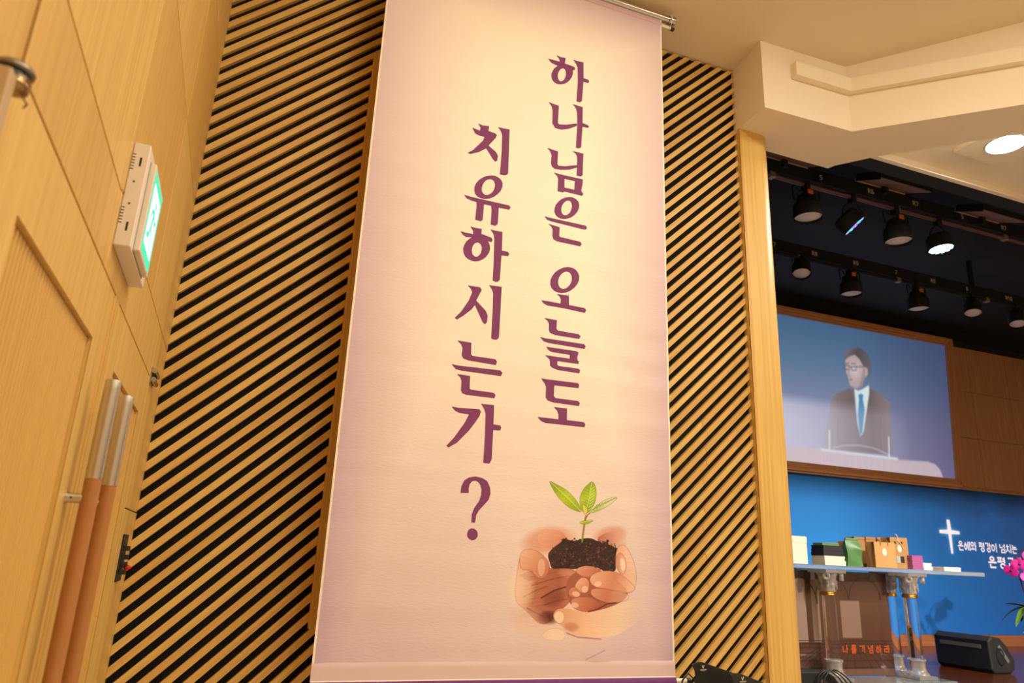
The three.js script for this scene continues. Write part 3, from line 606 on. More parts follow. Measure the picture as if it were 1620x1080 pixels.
// a syllable is its first consonant, its vowel strokes, its last consonant, each in a box [x0, y0, x1, y1]
const SYL = {
  '은': [['ㅇ', 0.22, 0, 0.78, 0.4], [[0.02, 0.52, 0.98, 0.52]], ['ㄴ', 0.12, 0.62, 0.95, 1.02]],
  '혜': [['ㅎ', 0, 0.1, 0.5, 0.9], [[0.68, 0.02, 0.68, 0.98], [0.92, 0, 0.92, 1], [0.5, 0.4, 0.68, 0.4], [0.5, 0.6, 0.68, 0.6]]],
  '와': [['ㅇ', 0.08, 0.02, 0.62, 0.5], [[0.35, 0.55, 0.35, 0.78], [0, 0.8, 0.7, 0.8], [0.82, 0, 0.82, 1], [0.82, 0.45, 1, 0.45]]],
  '평': [['ㅍ', 0, 0.02, 0.62, 0.48], [[0.85, 0, 0.85, 0.55], [0.62, 0.18, 0.85, 0.18], [0.62, 0.36, 0.85, 0.36]], ['ㅇ', 0.28, 0.56, 0.92, 1.04]],
  '강': [['ㄱ', 0, 0.02, 0.6, 0.5], [[0.78, 0, 0.78, 0.55], [0.78, 0.26, 0.98, 0.26]], ['ㅇ', 0.26, 0.56, 0.88, 1.04]],
  '이': [['ㅇ', 0, 0.12, 0.62, 0.9], [[0.86, 0, 0.86, 1]]],
  '넘': [['ㄴ', 0.02, 0, 0.66, 0.5], [[0.88, 0, 0.88, 0.54], [0.6, 0.24, 0.88, 0.24]], ['ㅁ', 0.2, 0.6, 0.98, 1.02]],
  '치': [['ㅊ', 0, 0.02, 0.7, 0.95], [[0.88, 0, 0.88, 1]]],
  '는': [['ㄴ', 0.12, 0, 0.92, 0.36], [[0.02, 0.5, 0.98, 0.5]], ['ㄴ', 0.12, 0.62, 0.95, 1.02]],
  '교': [['ㄱ', 0.12, 0.02, 0.9, 0.58], [[0.02, 0.86, 0.98, 0.86], [0.34, 0.5, 0.34, 0.84], [0.62, 0.5, 0.62, 0.84]]],
  '나': [['ㄴ', 0.02, 0.08, 0.66, 0.92], [[0.76, 0, 0.76, 1], [0.76, 0.45, 0.98, 0.45]]],
  '를': [['ㄹ', 0.14, -0.02, 0.88, 0.4], [[0.02, 0.5, 0.98, 0.5]], ['ㄹ', 0.14, 0.6, 0.88, 1.02]],
  '기': [['ㄱ', 0, 0.06, 0.72, 0.9], [[0.88, 0, 0.88, 1]]],
  '념': [['ㄴ', 0.02, 0, 0.66, 0.5], [[0.88, 0, 0.88, 0.54], [0.58, 0.16, 0.88, 0.16], [0.58, 0.34, 0.88, 0.34]], ['ㅁ', 0.2, 0.6, 0.98, 1.02]],
  '하': [['ㅎ', 0, 0.06, 0.64, 0.95], [[0.76, 0, 0.76, 1], [0.76, 0.48, 0.98, 0.48]]],
  '라': [['ㄹ', 0, 0.08, 0.64, 0.9], [[0.76, 0, 0.76, 1], [0.76, 0.48, 0.98, 0.48]]],
};
function hangul(c, text, x, y, w, h, step, lw, col) {
  c.strokeStyle = col; c.lineWidth = lw; c.lineCap = 'butt'; c.lineJoin = 'miter';
  const path = (p, f) => { c.beginPath(); for (let i = 0; i < p.length; i += 2) { const [a, b] = f(p[i], p[i + 1]); i ? c.lineTo(a, b) : c.moveTo(a, b); } c.stroke(); };
  for (const ch of text) {
    if (ch === ' ') { x += step * 0.35; continue; }
    for (const item of SYL[ch]) {
      if (typeof item[0] === 'string') { const [k, x0, y0, x1, y1] = item; for (const p of CONS[k][0]) path(p, (a, b) => [x + w * (x0 + (x1 - x0) * a), y + h * (y0 + (y1 - y0) * b)]); }
      else for (const p of item) path(p, (a, b) => [x + w * a, y + h * b]);
    }
    x += step;
  }
}

// ------------------------------------------------------------------ back of the stage
{ // blue backdrop
  const x0 = 2.8, x1 = 12.05, y0 = -0.66, y1 = 1.19, W = 2048, H = 440;
  const sx = W / (x1 - x0), sy = H / (y1 - y0), px = (x) => (x - x0) * sx, py = (y) => (y1 - y) * sy;
  const map = canvas(W, H, (c) => {
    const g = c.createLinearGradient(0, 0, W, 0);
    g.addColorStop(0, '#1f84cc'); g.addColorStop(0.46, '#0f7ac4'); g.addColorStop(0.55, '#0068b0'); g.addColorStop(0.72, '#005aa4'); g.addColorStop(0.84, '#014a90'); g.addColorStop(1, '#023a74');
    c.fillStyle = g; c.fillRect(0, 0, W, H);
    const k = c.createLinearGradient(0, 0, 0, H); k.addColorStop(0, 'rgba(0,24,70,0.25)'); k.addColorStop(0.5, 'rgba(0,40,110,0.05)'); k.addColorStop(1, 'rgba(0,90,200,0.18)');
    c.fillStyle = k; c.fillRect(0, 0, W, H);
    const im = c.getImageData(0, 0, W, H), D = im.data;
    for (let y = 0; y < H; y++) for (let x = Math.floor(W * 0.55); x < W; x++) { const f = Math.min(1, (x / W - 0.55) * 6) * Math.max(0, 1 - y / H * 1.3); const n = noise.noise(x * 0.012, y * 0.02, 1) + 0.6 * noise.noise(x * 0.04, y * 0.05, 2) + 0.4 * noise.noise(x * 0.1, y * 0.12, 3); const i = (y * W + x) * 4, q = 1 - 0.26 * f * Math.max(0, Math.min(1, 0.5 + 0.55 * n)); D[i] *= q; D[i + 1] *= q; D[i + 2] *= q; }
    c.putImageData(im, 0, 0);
    c.save(); c.shadowColor = 'rgba(150,200,255,0.9)'; c.shadowBlur = 14; c.fillStyle = '#efe6f2';
    c.beginPath(); c.moveTo(px(8.93), py(0.765)); c.lineTo(px(8.985), py(0.765)); c.lineTo(px(8.99), py(0.635)); c.lineTo(px(9.14), py(0.625)); c.lineTo(px(9.14), py(0.585)); c.lineTo(px(8.985), py(0.58)); c.lineTo(px(8.975), py(0.33)); c.lineTo(px(8.94), py(0.33)); c.lineTo(px(8.93), py(0.58)); c.lineTo(px(8.775), py(0.585)); c.lineTo(px(8.775), py(0.625)); c.lineTo(px(8.925), py(0.635)); c.closePath(); c.fill(); c.restore();
    hangul(c, '은혜와 평강이 넘치는', px(9.075), py(0.5), sx * 0.112, sy * 0.118, sx * 0.1165, 4.6, '#e6dcec');
    hangul(c, '은평교', px(9.6), py(0.325), sx * 0.165, sy * 0.145, sx * 0.175, 6, '#ece2f0');
  });
  const t = thing('stage_backdrop', 'wide blue backdrop cloth with a white cross and lettering along the stage wall', 'backdrop', [(x0 + x1) / 2, Y(y0), -7.166]);
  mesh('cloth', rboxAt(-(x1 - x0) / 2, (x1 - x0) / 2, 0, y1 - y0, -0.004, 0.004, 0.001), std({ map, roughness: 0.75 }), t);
  { const g = t.children[0].geometry, p = g.attributes.position, uv = g.attributes.uv; for (let i = 0; i < p.count; i++) uv.setXY(i, p.getX(i) / (x1 - x0) + 0.5, p.getY(i) / (y1 - y0)); }
  mesh('top_bar', grain(rboxAt(-(x1 - x0) / 2, (x1 - x0) / 2, y1 - y0 - 0.004, y1 - y0 + 0.014, -0.008, 0.012, 0.003), [1, 0, 0]), M.frameWood, t);
}
const FIG = {
  hair: 'M1672 443L1669 372L1714 305L1793 268L1916 250L2044 289L2116 382L2124 496L2094 602L2052 650L2067 521L1992 491L1929 407L1852 357L1754 393L1697 439',
  face: 'M1681 454L1747 399L1846 358L1929 407L1982 489L2036 508L2046 595L1979 692L1954 771L1843 817L1750 789L1723 717L1713 668L1690 629L1675 556',
  ear: 'M2016 510L2062 512L2063 588L2027 636L2006 613',
  shade: 'M1990 514L2036 508L2046 595L1979 692L1954 771L1882 807L1937 685',
  glasses: 'M1667 531L1746 523L1750 571L1674 581L1667 531',
  glasses2: 'M1778 534L1868 517L1858 569L1788 578L1778 534',
  temple: 'M1752 538L1778 534L1868 520L2004 499',
  mouth: 'M1736 698L1769 686L1799 705L1754 723',
  brow: 'M1684 504L1742 489',
  brow2: 'M1780 494L1857 478',
  nose: 'M1751 545L1720 650L1758 658',
  shirt: 'M1811 821L1880 838L1962 803L2069 739L2068 845L1935 1379L1874 1443L1838 1267L1818 925',
  tie: 'M1877 893L1929 872L1966 887L1947 934L1973 1080L1912 1381L1871 1433L1853 1167L1886 946',
  suit: 'M1342 1319L1405 1083L1427 1007L1499 930L1716 828L1811 826L1812 1073L1836 1291L1873 1448L1971 1204L2039 948L2075 789L2140 791L2299 848L2418 930L2417 1106L2411 1356L2416 1630L1250 1659L1289 1467',
  lapel: 'M1722 832L1802 1075L1822 1366L1871 1494',
  lapel2: 'M2108 790L2032 1049L1949 1353L1871 1494',
  arm: 'M1529 1227L1508 1445L1524 1610',
  arm2: 'M2244 1150L2212 1375L2228 1594',
  lectern: 'M666 1672L1221 1653L2497 1672L3030 1656L3163 1679L3252 1752L3290 1848L674 1881',
  bar: 'M1215 1648L2505 1654L2503 1681L1214 1681',
  arc: 'M1417 1625L1587 1581L1836 1553L2087 1563L2370 1635',
  mic: 'M1370 1411L1359 1640',
  mic2: 'M2362 1397L2350 1644',
  rimline: 'M666 1667L1215 1648',
  rim2: 'M2503 1677L3030 1656L3163 1679L3252 1752L3290 1848',
};

{ // projection screen leaning forward in its wooden frame
  const W = 3510, H = 1851;
  const map = canvas(1404, 740, (c, w, h) => {
    const s = w / W;
    c.save(); c.scale(s, s);
    const g = c.createLinearGradient(0, 0, 0, H); g.addColorStop(0, '#46688e'); g.addColorStop(0.3, '#5f7da0'); g.addColorStop(0.62, '#8c93b2'); g.addColorStop(1, '#a9a6c4');
    c.fillStyle = g; c.fillRect(0, 0, W, H);
    const g2 = c.createLinearGradient(1800, 0, W, 0); g2.addColorStop(0, 'rgba(60,60,96,0)'); g2.addColorStop(1, 'rgba(62,58,96,0.55)'); c.fillStyle = g2; c.fillRect(0, 0, W, H);
    const P = (k) => new Path2D(FIG[k]);
    c.lineJoin = c.lineCap = 'round';
    c.fillStyle = '#8d7f80'; c.fill(P('suit')); { const k = c.createLinearGradient(1300, 0, 2420, 0); k.addColorStop(0, 'rgba(170,160,164,0.55)'); k.addColorStop(0.35, 'rgba(90,78,80,0.35)'); k.addColorStop(0.7, 'rgba(80,68,70,0.4)'); k.addColorStop(1, 'rgba(150,140,142,0.3)'); c.fillStyle = k; c.fill(P('suit')); }
    c.fillStyle = '#e2f0ee'; c.fill(P('shirt')); c.fillStyle = '#4f8fbe'; c.fill(P('tie'));
    c.strokeStyle = '#6f5f62'; c.lineWidth = 12; for (const k of ['lapel', 'lapel2', 'arm', 'arm2']) c.stroke(P(k));
    c.fillStyle = '#bdaaa9'; c.fill(P('face')); { const k = c.createRadialGradient(1830, 560, 20, 1830, 600, 260); k.addColorStop(0, 'rgba(226,216,220,0.8)'); k.addColorStop(1, 'rgba(180,150,150,0)'); c.fillStyle = k; c.fill(P('face')); } c.fillStyle = 'rgba(150,120,120,0.5)'; c.fill(P('shade')); c.fillStyle = '#c4a8a4'; c.fill(P('ear')); c.fillStyle = '#6b6870'; c.fill(P('hair')); { const k = c.createLinearGradient(1680, 280, 2120, 560); k.addColorStop(0, 'rgba(140,140,150,0.6)'); k.addColorStop(0.4, 'rgba(70,66,72,0.6)'); k.addColorStop(1, 'rgba(110,106,112,0.4)'); c.fillStyle = k; c.fill(P('hair')); }
    c.strokeStyle = '#4c4a54'; c.lineWidth = 9; for (const k of ['glasses', 'glasses2', 'temple']) c.stroke(P(k));
    c.lineWidth = 10; for (const k of ['brow', 'brow2']) c.stroke(P(k)); c.strokeStyle = '#9c8484'; c.lineWidth = 8; c.stroke(P('nose')); c.fillStyle = '#a87878'; c.fill(P('mouth'));
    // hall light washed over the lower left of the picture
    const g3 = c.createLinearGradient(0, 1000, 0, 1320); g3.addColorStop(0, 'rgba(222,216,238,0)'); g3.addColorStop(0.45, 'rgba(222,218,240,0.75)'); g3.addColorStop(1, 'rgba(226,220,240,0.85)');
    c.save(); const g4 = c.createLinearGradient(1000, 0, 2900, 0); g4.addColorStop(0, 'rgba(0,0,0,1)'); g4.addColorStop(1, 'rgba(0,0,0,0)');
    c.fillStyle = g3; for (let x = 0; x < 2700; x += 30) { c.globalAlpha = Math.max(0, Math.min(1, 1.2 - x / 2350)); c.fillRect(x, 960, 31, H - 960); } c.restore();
    c.fillStyle = 'rgba(222,200,206,0.85)'; c.fill(P('lectern')); c.fillStyle = '#dfe6f2'; c.fill(P('bar'));
    c.strokeStyle = 'rgba(240,232,244,0.6)'; c.lineWidth = 5; for (let i = 0; i < 11; i++) { c.beginPath(); c.moveTo(1230 + i * 110, 1690); c.lineTo(1240 + i * 108, H); c.stroke(); }
    c.strokeStyle = '#e4dbe8'; c.lineWidth = 9; c.stroke(P('arc')); c.strokeStyle = '#eaf4f6'; c.lineWidth = 20; c.stroke(P('mic')); c.stroke(P('mic2'));
    c.strokeStyle = 'rgba(120,110,140,0.6)'; c.lineWidth = 6; c.stroke(P('rim2'));
    c.restore();
    // the picture is projected, slightly out of focus
    const im = c.getImageData(0, 0, w, h), D = im.data;
    for (let pass = 0; pass < 2; pass++) for (const [st, n, m, so] of [[4, w, h, w * 4], [w * 4, h, w, 4]]) for (let j = 0; j < m; j++) for (let ch = 0; ch < 3; ch++) {
      const o = j * so + ch, R = 4; let acc = 0; const line = new Float32Array(n);
      for (let i = 0; i < n; i++) line[i] = D[o + i * st];
      for (let i = -R; i <= R; i++) acc += line[Math.max(0, i)];
      for (let i = 0; i < n; i++) { D[o + i * st] = acc / (2 * R + 1); acc += line[Math.min(n - 1, i + R + 1)] - line[Math.max(0, i - R)]; }
    }
    for (let i = 0; i < D.length; i += 4) { const q = 10 * (rnd() - 0.5); D[i] += q; D[i + 1] += q; D[i + 2] += q; }
    c.putImageData(im, 0, 0);
  });
  const tilt = Math.atan2(0.11, 1.848), w = 3.51, h = 1.851;
  const t = thing('projection_screen', 'large wood-framed projection screen showing a man in a suit at a lectern', 'screen', [5.6 + w / 2, Y(1.306), -7.1]);
  t.rotation.x = tilt;
  const g = box(-w / 2, w / 2, 0, h, -0.02, 0);
  { const p = g.attributes.position, uv = g.attributes.uv; for (let i = 0; i < p.count; i++) uv.setXY(i, p.getX(i) / w + 0.5, p.getY(i) / h); }
  mesh('picture', g, std({ color: 0x2a2a2e, roughness: 0.8, emissive: 0xffffff, emissiveMap: map, emissiveIntensity: 0.84 }), t);
  const step = (x0, x1, y0, y1, name) => {
    const v = x1 - x0 < y1 - y0, out = [];
    for (const [a, b, d] of [[0, 1, 0.02], [0.3, 1, 0.034], [0.62, 1, 0.05]]) out.push(rboxAt(v ? (name === 'r' ? x0 + (x1 - x0) * a : x0) : x0, v ? (name === 'r' ? x1 : x1 - (x1 - x0) * a) : x1, v ? y0 : (name === 't' ? y0 + (y1 - y0) * a : y0), v ? y1 : (name === 't' ? y1 : y1 - (y1 - y0) * a), -0.05, d, 0.003, 1));
    mesh('frame_rail', grain(join(out), v ? [0, 1, 0] : [1, 0, 0]), M.frameWood, t);
  };
  const f = 0.105;
  step(-w / 2 - f, w / 2 + f, h, h + f, 't'); step(-w / 2 - f, w / 2 + f, -f, 0, 'b'); step(w / 2, w / 2 + f, -f, h + f, 'r'); step(-w / 2 - f, -w / 2, -f, h + f, 'l');
  mesh('mounting_box', box(-w / 2 - 0.05, w / 2 + 0.05, -0.05, h + 0.02, -0.05, -0.021), M.dark, t);
  mesh('bottom_shelf', grain(rboxAt(-w / 2 - f, w / 2 + f - 0.03, -f - 0.025, -f + 0.002, -0.05, 0.01, 0.003), [1, 0, 0]), M.frameWood, t);
  const l = new THREE.RectAreaLight(new THREE.Color(0.45, 0.5, 0.68), 0.5, w, h);
  l.position.set(5.6 + w / 2, Y(1.306 + h / 2), -7.03); l.lookAt(5.6 + w / 2, Y(1.306 + h / 2) - 0.06, -6.03); scene.add(l);
}

// ------------------------------------------------------------------ lighting rig under the black stage ceiling
function textPlate(text, w = 0.11, h = 0.07) {
  return std({ roughness: 0.6, map: canvas(96, 64, (c, W, H) => { c.fillStyle = '#0c0c0d'; c.fillRect(0, 0, W, H); c.fillStyle = '#b9b2a4'; c.font = 'bold 50px sans-serif'; c.textAlign = 'center'; c.fillText(text, W / 2, 50); }) });
}
const plateMats = {};
function raceway(label, z, yc, x0, x1, tags) {
  const t = thing('cable_raceway', label, 'raceway', [0, 0, 0]);
  mesh('duct', rboxAt(x0, x1, Y(yc - 0.055), Y(yc + 0.065), z - 0.1, z, 0.004), M.blackMetal, t);
  for (const [s, x] of tags) mesh('number_plate', box(x - 0.06, x + 0.06, Y(yc) - 0.04, Y(yc) + 0.04, z - 0.001, z + 0.002), (plateMats[s] ??= textPlate(s)), t);
  for (const x of [x0 + 0.8, (x0 + x1) / 2, x1 - 0.8]) mesh('ceiling_strut', rboxAt(x - 0.02, x + 0.02, Y(yc + 0.06), Y(3.452), z - 0.07, z - 0.03, 0.002), M.blackMetal, t);
}
raceway('black cable duct with white circuit numbers, front row of the stage rig', -4.05, 3.09, 2.9, 11.9, [['5', 4.127], ['R6', 4.654], ['R7', 5.158], ['5', 5.715], ['R7', 6.237]]);
raceway('black cable duct with white circuit numbers, rear row of the stage rig', -5.2, 3.07, 2.9, 11.9, [['7', 4.629], ['R8', 5.124], ['R9', 5.659], ['7', 6.208], ['R9', 6.733], ['8', 7.24], ['R10', 7.893]]);
const pipeMat = std({ color: 0x6b4a42, roughness: 0.45, metalness: 0.6 });
for (const [z, y, l] of [[-4.05, 2.987, 'reddish steel pipe under the front cable duct'], [-5.2, 2.985, 'reddish steel pipe under the rear cable duct']]) {
  const t = thing('lighting_bar', l, 'pipe', [7.4, Y(y), z]);
  mesh('pipe', rod([-4.5, 0, 0], [4.5, 0, 0], 0.02, 16), z > -5 ? pipeMat : M.blackMetal, t);
  for (let x = -3.78; x < 4.5; x += 1.3) mesh('pipe_clamp', rboxAt(x - 0.025, x + 0.025, -0.026, 0.025, -0.026, 0.026, 0.006), std({ color: 0x8d827c, roughness: 0.5, metalness: 0.5 }), t);
}
const lensMat = std({ color: 0xd8ccc6, roughness: 0.5 });
const tagMat = std({ color: 0xc8621c, roughness: 0.6 });
// a par lamp hanging straight down from its clamp; its origin is the pipe
function parLamp(label, x, z, r, drop, tiltX, tiltZ, gel) {
  const t = thing('stage_spotlight', label, 'spotlight', [x, Y(2.987), z]);
  mesh('clamp', rboxAt(-0.022, 0.022, -0.06, 0.024, -0.03, 0.03, 0.006), M.blackMetal, t);
  const yk = mesh('yoke', tube([[-r - 0.018, -drop + 0.14, 0], [-r - 0.018, -drop + 0.26, 0], [-r * 0.5, -0.075, 0], [0, -0.055, 0], [r * 0.5, -0.075, 0], [r + 0.018, -drop + 0.26, 0], [r + 0.018, -drop + 0.14, 0]], 0.007, 40, 6), M.blackMetal, t);
  const E = new THREE.Euler(tiltX, 0, tiltZ), piv = new THREE.Vector3(0, -drop + 0.14, 0);
  const put = (g) => g.translate(0, 0.0, 0).applyMatrix4(new THREE.Matrix4().makeRotationFromEuler(E)).translate(piv.x, piv.y, piv.z);
  const can = mesh('housing', put(lathe([[0, 0.075], [r * 0.45, 0.07], [r * 0.66, 0.05], [r * 0.76, 0.0], [r * 0.98, -0.03], [r, -0.05], [r, -0.14], [r * 0.96, -0.14], [r * 0.94, -0.05]], 32)), M.blackMetal, t);
  mesh('lens', put(lathe([[r * 0.93, -0.118], [r * 0.6, -0.13], [r * 0.2, -0.135], [0, -0.136]], 32)), lensMat, can);
  if (gel) mesh('tag', rboxAt(-r * 0.75, -r * 0.3, -drop + 0.155, -drop + 0.19, 0.1, 0.108, 0.001), tagMat, t);
  return [t, put];
}
parLamp('black can spotlight with a pale lens, first of the front row beside the pilaster', 3.96, -4.05, 0.112, 0.3, 0, 0, true);
parLamp('black can spotlight with a pale lens, between the rainbow lamp and the lit lamp', 4.907, -4.05, 0.112, 0.31, 0, 0, true);
parLamp('small black spotlight of the rear row, tilted, nearest the pilaster', 4.942, -5.2, 0.088, 0.2, rad(-14), rad(-14), false);
parLamp('black can spotlight of the rear row, its lens level, second from the pilaster', 5.56, -5.2, 0.108, 0.28, 0, 0, true);
parLamp('black can spotlight of the rear row above the screen corner, third from the pilaster', 6.469, -5.2, 0.108, 0.29, 0, 0, true);
parLamp('small tilted spotlight of the rear row, fourth from the pilaster', 7.282, -5.2, 0.088, 0.225, rad(-12), rad(-16), false);
parLamp('small tilted spotlight at the right end of the rear row', 7.976, -5.2, 0.088, 0.24, rad(-12), rad(-16), false);
function ledLamp(label, x, y, z, r, dir, lit) {
  const t = thing('led_spotlight', label, 'spotlight', [x, Y(2.987), z]);
  mesh('clamp', rboxAt(-0.022, 0.022, -0.06, 0.024, -0.03, 0.03, 0.006), M.blackMetal, t);
  const c = y - 2.987, q = new THREE.Quaternion().setFromUnitVectors(new THREE.Vector3(0, -1, 0), new THREE.Vector3(...dir).normalize());
  const put = (g) => g.applyQuaternion(q).translate(0, c, 0);
  mesh('yoke', tube([[-r - 0.015, c + 0.04, 0], [-r * 0.9, c + 0.15, 0], [0, -0.055, 0], [r * 0.9, c + 0.15, 0], [r + 0.015, c + 0.04, 0]], 0.007, 36, 6), M.blackMetal, t);
  const can = mesh('housing', put(lathe([[0, 0.13], [r * 0.8, 0.125], [r * 0.95, 0.1], [r, 0.0], [r, -0.004], [r * 0.9, -0.002], [r * 0.88, 0.008], [0, 0.009]], 32)), M.blackMetal, t);
  for (let k = 0; k < 19; k++) {
    const ring = k === 0 ? 0 : k < 7 ? 1 : 2, a = ring === 1 ? k * Math.PI / 3 : k * Math.PI / 6, R = ring * r * 0.38;
    const m = std({ color: 0x222222, emissive: lit ? new THREE.Color().setRGB(0.55, 1, 0.95) : new THREE.Color().setRGB(...[[0.1, 0.25, 1], [0.1, 0.8, 0.5], [0.55, 0.2, 0.9]][k % 3]), emissiveIntensity: lit ? 6 : 1.6 });
    mesh('led', put(new THREE.SphereGeometry(r * 0.17, 10, 6).scale(1, 0.4, 1).translate(R * Math.cos(a), 0.004, R * Math.sin(a))), m, can);
  }
  return t;
}
ledLamp('black LED spotlight seen edge on, a thin rainbow line of light', 4.438, 2.724, -4.05, 0.108, [0.562, -0.70, 0.297], false);
ledLamp('LED spotlight shining cyan white in the front row', 5.395, 2.711, -4.05, 0.105, [0.06, -1, 0.08], true);
{
  const l = new THREE.SpotLight(new THREE.Color(0.6, 1, 0.95), 2.5, 0, rad(24), 0.6, 2);
  l.position.set(5.395, Y(2.68), -4.05); l.target.position.set(5.6, 0.8, -3.9); l.shadow.radius = 5; scene.add(l, l.target);
}
const flap = std({ color: 0x7a5a44, roughness: 0.55 }), rim = std({ color: 0xa08470, roughness: 0.5 });
for (const [x, y, l] of [[3.8, 3.175, 'brown floodlight above the front duct, mostly hidden near the pilaster'], [4.87, 3.185, 'brown floodlight above the front duct beside the stage soffit'], [6.03, 3.155, 'brown floodlight above the front duct at the right edge of the picture']]) {
  const t = thing('floodlight', l, 'floodlight', [x * 0.9727, Y(y * 0.9727), -3.92]);
  mesh('reflector', rboxAt(-0.27, 0.27, -0.008, 0.004, -0.1, 0.16, 0.003).rotateX(rad(24)), flap, t);
  mesh('front_rim', rboxAt(-0.275, 0.275, -0.016, 0.012, -0.11, -0.098, 0.003).rotateX(rad(24)), rim, t);
  mesh('end_plate', rboxAt(0.268, 0.276, -0.016, 0.05, -0.1, 0.16, 0.002).rotateX(rad(24)), M.blackMetal, t);
  mesh('end_plate', rboxAt(-0.276, -0.268, -0.016, 0.05, -0.1, 0.16, 0.002).rotateX(rad(24)), M.blackMetal, t);
  mesh('housing', rboxAt(-0.27, 0.27, 0.004, 0.05, -0.09, 0.14, 0.006).rotateX(rad(24)), M.blackMetal, t);
  mesh('bracket', rboxAt(-0.02, 0.02, -0.05, 0.02, -0.08, -0.04, 0.003), M.blackMetal, t);
}

// ------------------------------------------------------------------ the downlight over the stage edge
{
  const t = thing('soffit_downlight', 'bright round downlight on a square plaster panel over the stage edge', 'ceiling light', [4.433, Y(2.785), -2.775]);
  mesh('square_panel', rboxAt(-0.21, 0.21, -0.03, 0.001, -0.21, 0.21, 0.003), M.plaster, t);
  mesh('trim_ring', lathe([[0.112, -0.03], [0.124, -0.03], [0.122, -0.036], [0.112, -0.033]], 40), M.whitePlastic, t);
  mesh('diffuser', lathe([[0, -0.031], [0.112, -0.031], [0.112, -0.034], [0, -0.036]], 40), std({ color: 0xffffff, emissive: new THREE.Color().setRGB(1, 0.97, 0.93), emissiveIntensity: 9 }), t);
  const l = new THREE.RectAreaLight(new THREE.Color().setRGB(1, 0.92, 0.82), APRON, 0.19, 0.19);
  l.position.set(4.433, Y(2.745), -2.775); l.lookAt(4.433, 0, -2.775); scene.add(l);
}
// hall downlights in the ceiling: the lamps that light the banner and the wood
function hallLamp(x, z, s, L) {
  const y = Y(CEIL(z)) - 0.03;
  const t = thing('recessed_ceiling_light', 'square warm recessed light in the hall ceiling', 'ceiling light', [x, y, z], 0, 'warm lights of the hall ceiling');
  mesh('rim', join([rboxAt(-s / 2 - 0.03, s / 2 + 0.03, -0.01, 0.06, -s / 2 - 0.03, -s / 2, 0.003), rboxAt(-s / 2 - 0.03, s / 2 + 0.03, -0.01, 0.06, s / 2, s / 2 + 0.03, 0.003), rboxAt(-s / 2 - 0.03, -s / 2, -0.01, 0.06, -s / 2, s / 2, 0.003), rboxAt(s / 2, s / 2 + 0.03, -0.01, 0.06, -s / 2, s / 2, 0.003)]), M.whitePlastic, t);
  mesh('diffuser', box(-s / 2, s / 2, 0.0, 0.02, -s / 2, s / 2), std({ color: 0xffffff, emissive: WARM, emissiveIntensity: 4 }), t);
  const l = new THREE.RectAreaLight(WARM, L, s, s);
  l.position.set(x, y - 0.02, z); l.lookAt(x, 0, z); scene.add(l);
}
for (const [x, z] of [[1.3, -0.9], [3.0, -0.6], [1.3, 1.4], [3.6, 1.4], [6.2, 1.4], [1.3, 3.8], [4.5, 3.8], [8.5, 2.8]]) hallLamp(x, z, 0.5, HALL);
// stage spotlights on the hall ceiling
for (const [x, z, tx, ty, tz, k] of [[5.2, 2.2, 8.6, 1.9, -7.2, 1], [7.4, 2.2, 5.6, 1.2, -5, 0.8], [9.2, 2.2, 9.6, 1.9, -7.2, 0.5]]) {
  const y = Y(CEIL(z)) - 0.24;
  const t = thing('front_spotlight', 'black front spotlight under the hall ceiling aimed at the stage', 'spotlight', [x, y, z], 0, 'front spotlights of the hall ceiling');
  const d = new THREE.Vector3(tx - x, ty - y, tz - z).normalize(), q = new THREE.Quaternion().setFromUnitVectors(new THREE.Vector3(0, -1, 0), d);
  mesh('housing', lathe([[0, 0.16], [0.08, 0.15], [0.09, 0.1], [0.1, -0.1], [0.095, -0.1], [0.09, -0.05]], 28).applyQuaternion(q), M.blackMetal, t);
  mesh('lens', lathe([[0, -0.05], [0.089, -0.05], [0.089, -0.054], [0, -0.056]], 28).applyQuaternion(q), std({ color: 0xffffff, emissive: COOL, emissiveIntensity: 6 }), t);
  mesh('stem', rod([0, 0.1, 0], [0, 0.26, 0], 0.012, 12), M.blackMetal, t);
  const l = new THREE.SpotLight(COOL, FRONT * k, 0, rad(24), 0.7, 2);
  l.position.set(x + d.x * 0.12, y + d.y * 0.12, z + d.z * 0.12); l.target.position.set(tx, ty, tz); l.shadow.radius = 5; scene.add(l, l.target);
}
